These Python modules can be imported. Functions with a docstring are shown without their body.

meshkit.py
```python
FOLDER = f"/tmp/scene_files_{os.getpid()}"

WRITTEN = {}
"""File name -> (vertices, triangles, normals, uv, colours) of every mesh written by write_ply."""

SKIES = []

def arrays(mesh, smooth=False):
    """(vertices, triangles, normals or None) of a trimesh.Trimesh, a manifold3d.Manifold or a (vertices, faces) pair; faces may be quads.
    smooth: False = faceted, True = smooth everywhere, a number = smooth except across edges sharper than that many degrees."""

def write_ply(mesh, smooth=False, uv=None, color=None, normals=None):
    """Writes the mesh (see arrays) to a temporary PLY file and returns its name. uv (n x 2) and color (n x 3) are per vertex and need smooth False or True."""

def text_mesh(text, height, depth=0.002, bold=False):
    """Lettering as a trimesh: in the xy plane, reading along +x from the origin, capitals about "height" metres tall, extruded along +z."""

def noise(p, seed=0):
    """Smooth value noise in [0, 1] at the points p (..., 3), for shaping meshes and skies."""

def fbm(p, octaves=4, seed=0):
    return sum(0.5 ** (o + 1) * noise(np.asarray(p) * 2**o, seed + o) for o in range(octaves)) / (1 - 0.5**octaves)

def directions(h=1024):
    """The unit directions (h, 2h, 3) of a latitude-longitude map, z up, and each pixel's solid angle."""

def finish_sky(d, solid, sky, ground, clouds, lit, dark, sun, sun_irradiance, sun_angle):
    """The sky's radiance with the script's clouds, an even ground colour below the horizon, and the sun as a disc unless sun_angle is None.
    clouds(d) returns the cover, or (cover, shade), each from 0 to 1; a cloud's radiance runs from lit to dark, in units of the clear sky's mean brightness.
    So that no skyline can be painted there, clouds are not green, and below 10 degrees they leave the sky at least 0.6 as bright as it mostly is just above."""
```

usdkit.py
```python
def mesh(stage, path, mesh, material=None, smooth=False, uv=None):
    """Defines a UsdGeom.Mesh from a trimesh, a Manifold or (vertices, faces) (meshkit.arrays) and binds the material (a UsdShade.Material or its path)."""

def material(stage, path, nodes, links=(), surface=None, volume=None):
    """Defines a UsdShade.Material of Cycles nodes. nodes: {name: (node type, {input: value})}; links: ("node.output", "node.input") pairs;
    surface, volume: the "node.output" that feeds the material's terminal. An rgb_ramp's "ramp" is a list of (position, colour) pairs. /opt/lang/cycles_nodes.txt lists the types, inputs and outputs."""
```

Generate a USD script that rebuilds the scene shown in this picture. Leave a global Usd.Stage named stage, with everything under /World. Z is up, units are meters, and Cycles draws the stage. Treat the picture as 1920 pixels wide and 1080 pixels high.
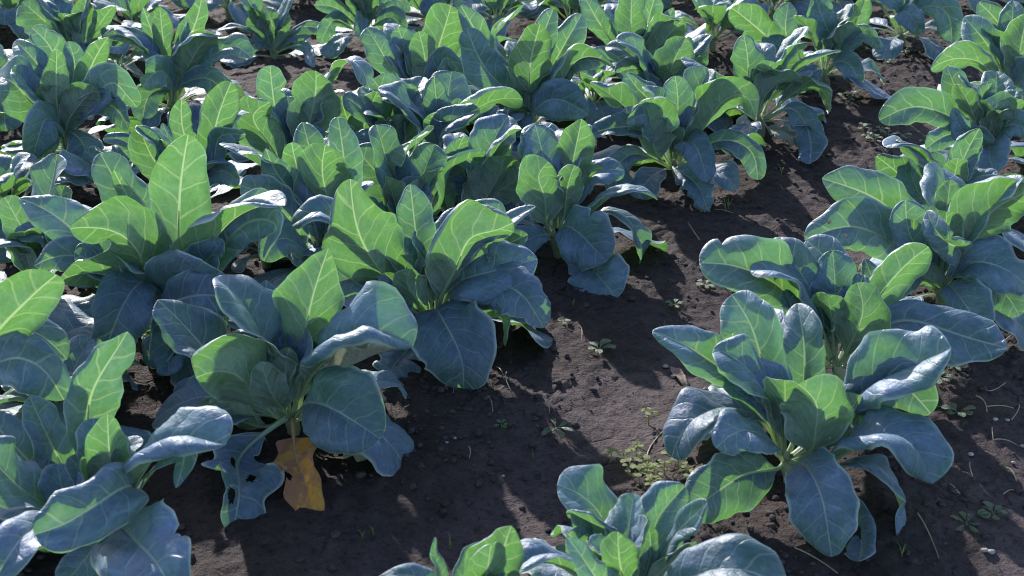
import math, random
import numpy as np
import trimesh
import usdkit, meshkit
from pxr import Usd, UsdGeom, UsdLux, UsdShade, Gf, Sdf, Vt
from scipy.interpolate import PchipInterpolator, CubicSpline

stage = Usd.Stage.CreateInMemory()
UsdGeom.SetStageUpAxis(stage, UsdGeom.Tokens.z)
UsdGeom.SetStageMetersPerUnit(stage, 1.0)
UsdGeom.Xform.Define(stage, '/World')
stage.SetDefaultPrim(stage.GetPrimAtPath('/World'))
UsdGeom.Scope.Define(stage, '/World/Looks')

# ------------------------------------------------------------------ camera
CAM_H, PITCH, FPX = 1.62, math.radians(25.0), 2667.0
cam = UsdGeom.Camera.Define(stage, '/World/camera')
cam.AddTranslateOp().Set(Gf.Vec3d(0, 0, CAM_H))
cam.AddRotateXOp().Set(90.0 - 25.0)
cam.CreateHorizontalApertureAttr(36.0)
cam.CreateVerticalApertureAttr(20.25)
cam.CreateFocalLengthAttr(36.0 * FPX / 1920.0)
cam.CreateClippingRangeAttr(Gf.Vec2f(0.05, 2000))
cam.CreateFStopAttr(7.1)
cam.CreateFocusDistanceAttr(3.75)
cam.CreateExposureAttr(1.15)

# ------------------------------------------------------------------ sky and sun
SUN_EL, SUN_AZ = math.radians(26.5), math.radians(-22.0)          # azimuth from +y, negative = to the left
SUN = np.array([math.sin(SUN_AZ) * math.cos(SUN_EL), math.cos(SUN_AZ) * math.cos(SUN_EL), math.sin(SUN_EL)])
sky_mat = usdkit.material(stage, '/World/Looks/sky_look', {
    's': ('sky_texture', {'sky_type': 'single_scattering', 'sun_disc': False, 'sun_elevation': SUN_EL,
                          'sun_rotation': math.atan2(SUN[0], SUN[1])}),
    'b': ('background_shader', {'strength': 0.135})}, [('s.color', 'b.color')], surface='b.background')
dome = UsdLux.DomeLight.Define(stage, '/World/sky')
UsdShade.MaterialBindingAPI.Apply(dome.GetPrim()).Bind(sky_mat)
dome.GetPrim().SetCustomDataByKey('kind', 'structure')
sun = UsdLux.DistantLight.Define(stage, '/World/sun')
sun.CreateIntensityAttr(1.25)
sun.CreateAngleAttr(0.8)
sun.CreateNormalizeAttr(True)
sun.CreateColorAttr(Gf.Vec3f(1.0, 0.955, 0.90))
sun.AddRotateZOp().Set(-math.degrees(SUN_AZ))
sun.AddRotateXOp().Set(-(90.0 - math.degrees(SUN_EL)))

# ------------------------------------------------------------------ small helpers
used = {}
def numbered(path):
    k = used.get(path, -1) + 1
    used[path] = k
    return path if k == 0 else f'{path}_{k:03d}'
def tag(prim, label=None, cat=None, group=None, kind=None):
    for k, v in (('label', label), ('category', cat), ('group', group), ('kind', kind)):
        if v:
            prim.SetCustomDataByKey(k, v)
def thing(name, label, cat, loc, group=None):
    x = UsdGeom.Xform.Define(stage, numbered('/World/' + name))
    x.AddTranslateOp().Set(Gf.Vec3d(*map(float, loc)))
    tag(x.GetPrim(), label, cat, group)
    return str(x.GetPath())
def obj(name, mesh, mat, parent='/World', smooth=True, uv=None, origin=None):
    v, f = mesh if isinstance(mesh, tuple) else (mesh.vertices, mesh.faces)
    v = np.asarray(v, float)
    if origin is not None:
        v = v - np.asarray(origin)
    return usdkit.mesh(stage, numbered(parent + '/' + name), (v, np.asarray(f)), mat, smooth=smooth, uv=uv)

# a pixel of the 1920 x 1080 photograph and a distance ahead -> a point
def ray(u, v):
    x, y = (u - 960) / FPX, (540 - v) / FPX
    cp, sp = math.cos(PITCH), math.sin(PITCH)
    return np.array([x, cp + y * sp, -sp + y * cp])
CAM = np.array([0, 0, CAM_H])
def at_y(u, v, y):
    d = ray(u, v)
    return CAM + d * (y / d[1])
def at_ground(u, v):
    d = ray(u, v)
    return CAM + d * (-CAM_H / d[2])
def screen(p):
    q = np.asarray(p) - CAM
    cp, sp = math.cos(PITCH), math.sin(PITCH)
    z = q[..., 1] * cp - q[..., 2] * sp
    return np.stack([960 + FPX * q[..., 0] / z, 540 - FPX * (q[..., 1] * sp + q[..., 2] * cp) / z], -1)

# ------------------------------------------------------------------ materials
def leaf_material(name, up_a, up_b, under, vein, trans, trans_vein, fac=0.38, rough=0.44, spots=0.0, spot_col=(.2, .12, .06), NV=8.0, st=.60):
    n = {
        'uv': ('uvmap', {'attribute': 'st'}), 'sx': ('separate_xyz', {}), 'oi': ('object_info', {}),
        'seed': ('math', {'math_type': 'multiply', 'value2': 60.0}),
        'ab': ('math', {'math_type': 'absolute'}),
        'side': ('math', {'math_type': 'greater_than', 'value2': 0.0}),
        'sideo': ('math', {'math_type': 'multiply', 'value2': 0.42}),
        'nz': ('noise_texture', {'dimensions': '4D', 'scale': 4.5, 'detail': 2.0, 'roughness': 0.55}),
        'a1': ('math', {'math_type': 'multiply', 'value2': 0.62}),
        'a2': ('math', {'math_type': 'power', 'value2': 2.0}),
        'a3': ('math', {'math_type': 'multiply_add', 'value2': 1.15}),          # 1.15 ab^2 + .62 ab
        'sm': ('math', {'math_type': 'subtract'}),
        'q1': ('math', {'math_type': 'multiply_add', 'value2': NV}),
        'q2': ('math', {'math_type': 'multiply_add', 'value2': 1.15}),
        'fr': ('math', {'math_type': 'fraction'}),
        'fd': ('math', {'math_type': 'subtract', 'value2': 0.5}),
        'fa': ('math', {'math_type': 'absolute'}),
        'dd': ('math', {'math_type': 'subtract', 'value1': 0.5}),                # distance to the nearest side vein
        'wv': ('map_range', {'from_min': 0.0, 'from_max': 0.28, 'to_min': 0.085, 'to_max': 0.028, 'clamp': True}),
        'dv': ('math', {'math_type': 'divide'}),
        'vm': ('map_range', {'range_type': 'smoothstep', 'from_min': 0.35, 'from_max': 1.0, 'to_min': 1.0, 'to_max': 0.0, 'clamp': True}),
        'mw': ('map_range', {'from_min': 0.0, 'from_max': 1.0, 'to_min': 0.020, 'to_max': 0.004, 'clamp': True}),
        'md': ('math', {'math_type': 'divide'}),
        'mm': ('map_range', {'range_type': 'smoothstep', 'from_min': 0.45, 'from_max': 1.05, 'to_min': 1.0, 'to_max': 0.0, 'clamp': True}),
        'by': ('math', {'math_type': 'multiply', 'value2': 11.0}), 'dis': ('combine_xyz', {}),
        'vo': ('voronoi_texture', {'dimensions': '4D', 'feature': 'distance_to_edge', 'scale': 1.15, 'randomness': 0.95}),
        'nm': ('map_range', {'range_type': 'smoothstep', 'from_min': 0.0, 'from_max': 0.085, 'to_min': 0.34, 'to_max': 0.0, 'clamp': True}),
        'v1': ('math', {'math_type': 'maximum'}), 'v2': ('math', {'math_type': 'maximum'}),
        'bn': ('noise_texture', {'dimensions': '4D', 'scale': 3.0, 'detail': 3.0, 'roughness': 0.6}),
        'br': ('map_range', {'from_min': 0.36, 'from_max': 0.66, 'to_min': 0.0, 'to_max': 1.0, 'clamp': True}),
        'up': ('mix_color', {'blend_type': 'mix', 'a': up_a, 'b': up_b}),
        'geo': ('geometry', {}),
        'sd': ('mix_color', {'blend_type': 'mix', 'b': under}),
        'fn': ('noise_texture', {'dimensions': '4D', 'scale': 38.0, 'detail': 4.0, 'roughness': 0.65}),
        'fr2': ('map_range', {'from_min': 0.3, 'from_max': 0.7, 'to_min': 0.70, 'to_max': 1.26, 'clamp': True}),
        'rv': ('map_range', {'from_min': 0.0, 'from_max': 1.0, 'to_min': 0.80, 'to_max': 1.18, 'clamp': True}),
        'mul': ('math', {'math_type': 'multiply'}),
        'cm': ('vector_math', {'math_type': 'scale'}),
        'vf': ('math', {'math_type': 'multiply', 'value2': 1.0}), 'wm': ('math', {'math_type': 'multiply', 'value2': 0.50}), 'ws': ('math', {'math_type': 'multiply', 'value2': 0.25}), 'wn': ('math', {'math_type': 'multiply', 'value2': 0.20}), 'wa': ('math', {'math_type': 'maximum'}), 'wb': ('math', {'math_type': 'maximum'}),
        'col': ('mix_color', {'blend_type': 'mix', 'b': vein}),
        'sp': ('map_range', {'range_type': 'smoothstep', 'from_min': st, 'from_max': st + .1, 'to_min': 0.0, 'to_max': spots, 'clamp': True}),
        'spn': ('noise_texture', {'dimensions': '4D', 'scale': 6.0, 'detail': 5.0, 'roughness': 0.7}),
        'col2': ('mix_color', {'blend_type': 'mix', 'b': spot_col}),
        'tv': ('math', {'math_type': 'multiply', 'value2': 1.6}), 'ma': ('attribute', {'attribute': 'margin'}), 'mr': ('map_range', {'range_type': 'smoothstep', 'from_min': 0.88, 'from_max': 0.99, 'to_min': 0.0, 'to_max': 0.85, 'clamp': True}), 'vx': ('math', {'math_type': 'maximum'}),  # pale leaf margin, widened and whitened to paint in the sunlit rims
        'tc': ('mix_color', {'blend_type': 'mix', 'a': trans, 'b': trans_vein}),
        'hh': ('math', {'math_type': 'multiply_add', 'value2': -0.9}), 'hp': ('math', {'math_type': 'multiply_add', 'value2': 0.9}),
        'bu': ('bump', {'strength': 0.5, 'distance': 0.006}),
        'rg': ('map_range', {'from_min': 0.3, 'from_max': 0.7, 'to_min': rough - 0.07, 'to_max': rough + 0.1, 'clamp': True}),
        'p': ('principled_bsdf', {'specular_ior_level': 0.5, 'roughness': rough, 'sheen_weight': 0.15, 'sheen_roughness': 0.35, 'sheen_tint': (.9, .95, 1.0)}),
        't': ('translucent_bsdf', {}), 'mx': ('mix_closure', {'fac': fac}),
    }
    l = [('uv.UV', 'sx.vector'), ('oi.random', 'seed.value1'), ('sx.y', 'ab.value1'), ('sx.y', 'side.value1'), ('side.value', 'sideo.value1'),
         ('uv.UV', 'nz.vector'), ('seed.value', 'nz.w'), ('ab.value', 'a1.value1'), ('ab.value', 'a2.value1'), ('a2.value', 'a3.value1'), ('a1.value', 'a3.value3'),
         ('sx.x', 'sm.value1'), ('a3.value', 'sm.value2'), ('sm.value', 'q1.value1'), ('sideo.value', 'q1.value3'),
         ('nz.fac', 'q2.value1'), ('q1.value', 'q2.value3'), ('q2.value', 'fr.value1'), ('fr.value', 'fd.value1'), ('fd.value', 'fa.value1'), ('fa.value', 'dd.value2'),
         ('ab.value', 'wv.value'), ('dd.value', 'dv.value1'), ('wv.result', 'dv.value2'), ('dv.value', 'vm.value'),
         ('sx.x', 'mw.value'), ('ab.value', 'md.value1'), ('mw.result', 'md.value2'), ('md.value', 'mm.value'),
         ('q2.value', 'dis.x'), ('sx.y', 'by.value1'), ('by.value', 'dis.y'), ('dis.vector', 'vo.vector'), ('seed.value', 'vo.w'), ('vo.distance', 'nm.value'),
         ('vm.result', 'v1.value1'), ('mm.result', 'v1.value2'), ('v1.value', 'v2.value1'), ('nm.result', 'v2.value2'),
         ('uv.UV', 'bn.vector'), ('seed.value', 'bn.w'), ('bn.fac', 'br.value'), ('br.result', 'up.fac'), ('up.result', 'sd.a'), ('geo.backfacing', 'sd.fac'),
         ('uv.UV', 'fn.vector'), ('seed.value', 'fn.w'), ('fn.fac', 'fr2.value'), ('oi.random', 'rv.value'), ('fr2.result', 'mul.value1'), ('rv.result', 'mul.value2'),
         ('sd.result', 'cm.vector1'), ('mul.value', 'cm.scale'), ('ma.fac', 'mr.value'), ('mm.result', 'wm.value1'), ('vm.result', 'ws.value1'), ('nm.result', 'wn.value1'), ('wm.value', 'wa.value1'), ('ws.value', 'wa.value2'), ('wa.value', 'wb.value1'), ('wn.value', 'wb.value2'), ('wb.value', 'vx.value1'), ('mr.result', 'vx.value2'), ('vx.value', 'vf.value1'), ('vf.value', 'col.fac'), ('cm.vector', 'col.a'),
         ('uv.UV', 'spn.vector'), ('seed.value', 'spn.w'), ('spn.fac', 'sp.value'), ('sp.result', 'col2.fac'), ('col.result', 'col2.a'),
         ('wb.value', 'tv.value1'), ('tv.value', 'tc.fac'),
         ('v1.value', 'hh.value1'), ('dd.value', 'hp.value1'), ('fn.fac', 'hp.value3'), ('hp.value', 'hh.value3'), ('hh.value', 'bu.height'), ('bu.normal', 'p.normal'), ('fn.fac', 'rg.value'), ('rg.result', 'p.roughness'),
         ('col2.result', 'p.base_color'), ('tc.result', 't.color'), ('p.BSDF', 'mx.closure1'), ('t.BSDF', 'mx.closure2')]
    return usdkit.material(stage, '/World/Looks/' + name, n, l, surface='mx.closure')

M = {}
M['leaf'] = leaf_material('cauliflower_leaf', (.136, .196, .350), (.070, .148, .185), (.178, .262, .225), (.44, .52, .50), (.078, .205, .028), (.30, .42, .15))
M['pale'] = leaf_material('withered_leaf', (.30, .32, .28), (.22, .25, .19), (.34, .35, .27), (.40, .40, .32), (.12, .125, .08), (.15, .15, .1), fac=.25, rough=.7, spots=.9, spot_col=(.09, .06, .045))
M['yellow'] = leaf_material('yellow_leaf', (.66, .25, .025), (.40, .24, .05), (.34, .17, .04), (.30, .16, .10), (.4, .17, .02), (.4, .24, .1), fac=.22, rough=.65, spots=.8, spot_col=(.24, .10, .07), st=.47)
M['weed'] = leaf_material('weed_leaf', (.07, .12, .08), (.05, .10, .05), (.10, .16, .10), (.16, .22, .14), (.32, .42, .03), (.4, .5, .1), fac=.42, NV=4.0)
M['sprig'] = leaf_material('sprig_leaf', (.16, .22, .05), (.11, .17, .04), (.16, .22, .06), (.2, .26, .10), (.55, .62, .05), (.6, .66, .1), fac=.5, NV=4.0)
M['rib'] = usdkit.material(stage, '/World/Looks/leaf_rib', {
    'g': ('geometry', {}), 'n': ('noise_texture', {'scale': 60.0, 'detail': 3.0}),
    'c': ('rgb_ramp', {'ramp': [(0.3, (.27, .36, .28)), (0.7, (.38, .47, .36))]}),
    'p': ('principled_bsdf', {'roughness': 0.45, 'specular_ior_level': 0.4}), 't': ('translucent_bsdf', {'color': (.62, .74, .38)}), 'mx': ('mix_closure', {'fac': 0.55})},
    [('g.position', 'n.vector'), ('n.fac', 'c.fac'), ('c.color', 'p.base_color'), ('p.BSDF', 'mx.closure1'), ('t.BSDF', 'mx.closure2')], surface='mx.closure')
def simple(name, ramp, scale, rough=.8, bump=0.0, bs=None, dist=.004):
    n = {'g': ('geometry', {}), 'n': ('noise_texture', {'scale': scale, 'detail': 5.0, 'roughness': 0.6}), 'c': ('rgb_ramp', {'ramp': ramp}),
         'p': ('principled_bsdf', {'roughness': rough, 'specular_ior_level': 0.25})}
    l = [('g.position', 'n.vector'), ('n.fac', 'c.fac'), ('c.color', 'p.base_color')]
    if bump:
        n['b'] = ('bump', {'strength': bump, 'distance': dist}); n['n2'] = ('noise_texture', {'scale': bs or scale * 3, 'detail': 6.0, 'roughness': 0.7})
        l += [('g.position', 'n2.vector'), ('n2.fac', 'b.height'), ('b.normal', 'p.normal')]
    return usdkit.material(stage, '/World/Looks/' + name, n, l, surface='p.BSDF')
M['straw'] = simple('straw_look', [(.3, (.16, .13, .09)), (.7, (.33, .28, .20))], 40, .7)
M['pebble'] = simple('pebble_look', [(.3, (.16, .15, .145)), (.7, (.30, .29, .28))], 90, .6, .3)
M['dry'] = simple('dry_brown_leaf', [(.3, (.10, .07, .055)), (.7, (.20, .15, .12))], 40, .7, .5, 120)
M['stalk'] = simple('stalk_look', [(.3, (.12, .15, .09)), (.7, (.20, .23, .14))], 30, .6, .3)
M['clod'] = simple('clod_look', [(.3, (.027, .021, .023)), (.7, (.056, .044, .048))], 30, .95, .8, 160, .006)
M['soil'] = usdkit.material(stage, '/World/Looks/soil_look', {
    'g': ('geometry', {}),
    'n1': ('noise_texture', {'scale': 2.2, 'detail': 4.0, 'roughness': 0.6}), 'n2': ('noise_texture', {'scale': 24.0, 'detail': 6.0, 'roughness': 0.7}),
    'n3': ('noise_texture', {'scale': 150.0, 'detail': 4.0, 'roughness': 0.65}), 'n4': ('noise_texture', {'scale': 8.0, 'detail': 3.0}),
    'c1': ('rgb_ramp', {'ramp': [(.3, (.029, .021, .021)), (.7, (.052, .039, .040))]}), 'c9': ('rgb_ramp', {'ramp': [(.3, (.060, .046, .050)), (.7, (.092, .072, .078))]}), 'pa': ('attribute', {'attribute': 'lit_crust'}), 'c8': ('mix_color', {'blend_type': 'mix'}),  # second ramp: path crust lightened by the sun painted into it
    'r2': ('map_range', {'from_min': .3, 'from_max': .7, 'to_min': .62, 'to_max': 1.25, 'clamp': True}),
    'r3': ('map_range', {'from_min': .3, 'from_max': .7, 'to_min': .75, 'to_max': 1.2, 'clamp': True}),
    'm': ('math', {'math_type': 'multiply'}), 's': ('vector_math', {'math_type': 'scale'}),
    'mv': ('mix_vector', {'fac': .08}), 'vo': ('voronoi_texture', {'feature': 'distance_to_edge', 'scale': 11.0}),
    'cr': ('map_range', {'range_type': 'smoothstep', 'from_min': 0.0, 'from_max': .035, 'to_min': 0.0, 'to_max': 1.0, 'clamp': True}),
    'cn': ('map_range', {'range_type': 'smoothstep', 'from_min': .52, 'from_max': .62, 'to_min': 1.0, 'to_max': 0.0, 'clamp': True}),
    'cx': ('math', {'math_type': 'maximum'}), 'n5': ('noise_texture', {'scale': 75.0, 'detail': 3.0, 'roughness': 0.6}), 'sk': ('map_range', {'range_type': 'smoothstep', 'from_min': .56, 'from_max': .66, 'to_min': 1.0, 'to_max': .45, 'clamp': True}), 'm3': ('math', {'math_type': 'multiply'}),
    'h1': ('math', {'math_type': 'multiply_add', 'value2': .55}), 'h2': ('math', {'math_type': 'multiply_add', 'value2': .9}),
    'b': ('bump', {'strength': 1.0, 'distance': .014}),
    'p': ('principled_bsdf', {'roughness': .85, 'specular_ior_level': .14})},
    [('g.position', 'n1.vector'), ('g.position', 'n2.vector'), ('g.position', 'n3.vector'), ('g.position', 'n4.vector'), ('n1.fac', 'c1.fac'),
     ('n2.fac', 'r2.value'), ('n3.fac', 'r3.value'), ('r2.result', 'm.value1'), ('r3.result', 'm.value2'), ('n1.fac', 'c9.fac'), ('pa.fac', 'c8.fac'), ('c1.color', 'c8.a'), ('c9.color', 'c8.b'), ('c8.result', 's.vector1'), ('g.position', 'n5.vector'), ('n5.fac', 'sk.value'), ('m.value', 'm3.value1'), ('sk.result', 'm3.value2'), ('m3.value', 's.scale'),
     ('g.position', 'mv.a'), ('n4.color', 'mv.b'), ('mv.result', 'vo.vector'), ('vo.distance', 'cr.value'), ('n1.fac', 'cn.value'), ('cr.result', 'cx.value1'), ('cn.result', 'cx.value2'),
     ('n3.fac', 'h1.value1'), ('n2.fac', 'h1.value3'), ('cx.value', 'h2.value1'), ('h1.value', 'h2.value3'), ('h2.value', 'b.height'), ('b.normal', 'p.normal'),
     ('s.vector', 'p.base_color')], surface='p.BSDF')

# ------------------------------------------------------------------ ground
ROW = np.array([math.sin(math.radians(33)), math.cos(math.radians(33))])
PERP = np.array([ROW[1], -ROW[0]])
ROW_A = float(at_ground(835, 640)[:2] @ PERP)
ROW_B = float(at_ground(1575, 725)[:2] @ PERP)
def height(x, y):
    p = np.stack([x, y, np.zeros_like(x)], -1)
    c = x * PERP[0] + y * PERP[1]
    g = ROW_B - ROW_A
    k = ((c - ROW_A) / g) % 1.0                                     # 0 on a row, .5 in the path between
    path = np.exp(-((k - .60) / .20) ** 2)
    near = np.exp(-np.maximum(0, np.hypot(x, y - 3.5) - 6) / 3)
    rough = 1 - .62 * path * (.55 + .9 * meshkit.fbm(p * 2.3, 2, 9))
    h = .045 * (1 - path) * (1 - 0) - .03 + .030 * (meshkit.fbm(p * 3.0, 3, 1) - .5)
    lump = meshkit.fbm(p * 16, 3, 3)
    h = h + rough * (.011 * np.maximum(lump - .46, -.12) + .019 * np.maximum(meshkit.fbm(p * 40, 3, 5) - .48, -.1)) + .007 * (meshkit.noise(p * 90, 6) - .5)
    return h * near
def axis(lo, hi, step, far, grow=1.16):
    a = list(np.arange(lo, hi, step))
    d, r = step, a[-1]
    while r < far:
        d *= grow; r += d; a.append(r)
    d, r = step, a[0]
    while r > -far:
        d *= grow; r -= d; a.insert(0, r)
    return np.array(a)
gx, gy = axis(-2.6, 3.0, .0105, 400), axis(1.75, 6.6, .0120, 400)
X, Y = np.meshgrid(gx, gy, indexing='xy')
Z = height(X, Y)
nx, ny = len(gx), len(gy)
idx = np.arange(nx * ny).reshape(ny, nx)
quads = np.stack([idx[:-1, :-1], idx[:-1, 1:], idx[1:, 1:], idx[1:, :-1]], -1).reshape(-1, 4)
gv = np.stack([X, Y, Z], -1).reshape(-1, 3)
g = obj('ground', (gv, np.vstack([quads[:, [0, 1, 2]], quads[:, [0, 2, 3]]])), M['soil'])
kk = ((gv[:, 0] * PERP[0] + gv[:, 1] * PERP[1] - ROW_A) / (ROW_B - ROW_A)) % 1.0
kr = (gv[:, 0] * PERP[0] + gv[:, 1] * PERP[1] - ROW_A) / (ROW_B - ROW_A)
lit_crust = (np.clip(kr * 8 + .5, .1, 1) * np.exp(-((kk - .60) / .24) ** 2)) * np.clip((meshkit.fbm(gv * [4.5, 4.5, 0], 4, 21) - .30) * 3.6, 0, 1)  # path crust with sunlit strip painted in; soil left of front row stays dark
UsdGeom.PrimvarsAPI(g).CreatePrimvar('lit_crust', Sdf.ValueTypeNames.FloatArray, 'vertex').Set(Vt.FloatArray.FromNumpy(lit_crust.astype(np.float32)))
tag(g.GetPrim(), 'dark brown cloddy field soil between the rows', kind='structure')
def gz(x, y):
    return float(height(np.array([x]), np.array([y]))[0])
def ground_at(u, v):
    p = at_ground(u, v)
    for _ in range(4):
        d = ray(u, v); z = gz(p[0], p[1])
        p = CAM + d * ((z - CAM_H) / d[2])
    return p

# ------------------------------------------------------------------ leaves
def width_profile(s, s0, a, b, wing):
    t = np.clip((s - s0) / (1 - s0), 0, 1)
    pk = a / (a + b)
    w = (t ** a) * ((1 - t) ** b) / (pk ** a * (1 - pk) ** b)
    wg = wing * (0.55 + 0.45 * np.clip(s / s0, 0, 1)) * np.clip((1 - s) / .2, 0, 1) ** .5
    return (w ** 3 + wg ** 3) ** (1 / 3)

def leaf_surface(ctrl, width, normal_mid, cup=(20, 20), edge=-30, ruffle=11, twist=0, seed=0, s0=.2, shape=(.72, .42), wing=.07,
                 ns=34, nv=11, lobes=None, holes=(), wave=1.0):
    """A blade on a curve. Returns vertices, faces, uv and the curve, its normals and the length."""
    rng = np.random.RandomState(seed)
    C = np.asarray(ctrl, float)
    ch = np.r_[0, np.cumsum(np.linalg.norm(np.diff(C, axis=0), axis=1) ** .8)]
    if len(C) > 2:
        f = CubicSpline(ch / ch[-1], C, bc_type='natural')
    else:
        f = lambda u: C[0] + (C[1] - C[0]) * np.asarray(u)[:, None]
    uu = np.linspace(0, 1, 200)
    dense = f(uu)
    arc = np.r_[0, np.cumsum(np.linalg.norm(np.diff(dense, axis=0), axis=1))]
    L = arc[-1]
    sl = np.linspace(0, 1, ns)
    s = np.where(sl < .72, sl / .72 * .80, 1 - .20 * (1 - (sl - .72) / .28) ** 1.75)
    P = np.stack([np.interp(s * L, arc, dense[:, k]) for k in range(3)], -1)
    T = np.gradient(P, s, axis=0)
    T /= np.linalg.norm(T, axis=1, keepdims=True)
    N = np.zeros_like(P)
    curl = rng.uniform(-.16, .05) * wave
    im = int(np.argmin(abs(s - .6)))
    n = normal_mid - T[im] * (normal_mid @ T[im]); n /= np.linalg.norm(n)
    N[im] = n
    for rg in (range(im + 1, ns), range(im - 1, -1, -1)):
        prev = n
        for i in rg:
            prev = prev - T[i] * (prev @ T[i]); prev /= np.linalg.norm(prev)
            N[i] = prev
    tw = np.radians(twist) * (s - s[im])
    P = P + N * (curl * L * np.clip((s - .68) / .32, 0, 1) ** 2.2)[:, None]
    B = np.cross(T, N)
    N, B = N * np.cos(tw)[:, None] + B * np.sin(tw)[:, None], B * np.cos(tw)[:, None] - N * np.sin(tw)[:, None]
    W = width_profile(s, s0, shape[0], shape[1], wing) * width / 2
    vs = np.linspace(0, 1, nv)
    rows = []
    uvs = []
    ph = rng.rand(8) * 6.28
    eg = rng.uniform(.4, 1.7, 2)
    for sg in (-1, 1):
        c = cup[0] if sg < 0 else cup[1]
        Wl = W.copy()
        Wl *= 1 + wave * (.075 * np.sin(s * 8 + ph[0 + (sg > 0)]) + .05 * np.sin(s * 21 + ph[2 + (sg > 0)])+ .03 * np.sin(s * 44 + ph[6 + (sg > 0)]))
        if lobes is not None:
            Wl *= lobes(s, sg)
        lam = np.clip((s - s0 * .7) / .3, 0, 1)
        al = np.radians(c) * (1 - .75 * vs[None, :] ** 1.4) * (1 - .35 * s[:, None] ** 2) * (.6 + .4 * lam[:, None])
        al = al + np.radians(edge * eg[int(sg > 0)]) * (.7 * vs[None, :] ** 3 + .9 * vs[None, :] ** 9) * lam[:, None]
        al = al + np.radians(27) * wave * lam[:, None] * np.sin(s[:, None] * 6.5 + ph[6 + (sg > 0)]) * vs[None, :] ** 1.2
        al = al + np.radians(ruffle) * lam[:, None] * wave * (2.4 * np.sin(s[:, None] * 13 + ph[4 + (sg > 0)]) * vs[None, :] ** 2 + 1.5 * np.sin(s[:, None] * 27 + ph[2 + (sg > 0)]) * vs[None, :] ** 3)
        dv = 1.0 / (nv - 1)
        mid = (al[:, 1:] + al[:, :-1]) / 2
        xs = np.concatenate([np.zeros((ns, 1)), np.cumsum(np.cos(mid) * dv, 1)], 1) * Wl[:, None]
        zs = np.concatenate([np.zeros((ns, 1)), np.cumsum(np.sin(mid) * dv, 1)], 1) * Wl[:, None]
        pt = P[:, None] + sg * xs[..., None] * B[:, None] + zs[..., None] * N[:, None]
        # the blade sweeps a little forward of its side veins
        pt = pt + T[:, None] * (vs[None, :, None] ** 2 * Wl[:, None, None] * .10 * (1 - s[:, None, None]))
        rows.append(pt)
        uvs.append(np.stack([np.broadcast_to(s[:, None], (ns, nv)) + 0, sg * vs[None, :] * Wl[:, None] / L], -1))
    grid = np.concatenate([rows[0][:, ::-1], rows[1][:, 1:]], 1)
    uv = np.concatenate([uvs[0][:, ::-1], uvs[1][:, 1:]], 1)
    m = 2 * nv - 1
    q = grid.reshape(-1, 3)
    puck = (meshkit.noise(q * 24 + seed, seed % 97) - .5) * .016 + (meshkit.noise(q * 60 + seed, seed % 89) - .5) * .0035
    vcol = np.abs(np.linspace(-1, 1, m))
    sw = np.clip(vcol * 3, 0, 1)[None, :] * np.clip((s - s0) * 5, 0, 1)[:, None] * np.clip((1 - s) * 9, .15, 1)[:, None]
    grid = grid + N[:, None] * (1.0 * puck.reshape(ns, m) * sw * wave)[..., None]
    ii = np.arange(ns * m).reshape(ns, m)
    F = np.stack([ii[:-1, :-1], ii[:-1, 1:], ii[1:, 1:], ii[1:, :-1]], -1).reshape(-1, 4)
    uvf = uv.reshape(-1, 2)
    if len(holes):
        cu = uvf[F].mean(1)
        keep = np.ones(len(F), bool)
        for (hs, hb, r, r2) in holes:
            keep &= ((cu[:, 0] - hs) / r) ** 2 + ((cu[:, 1] - hb) / r2) ** 2 > 1
        F = F[keep]
    V = grid.reshape(-1, 3)
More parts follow.
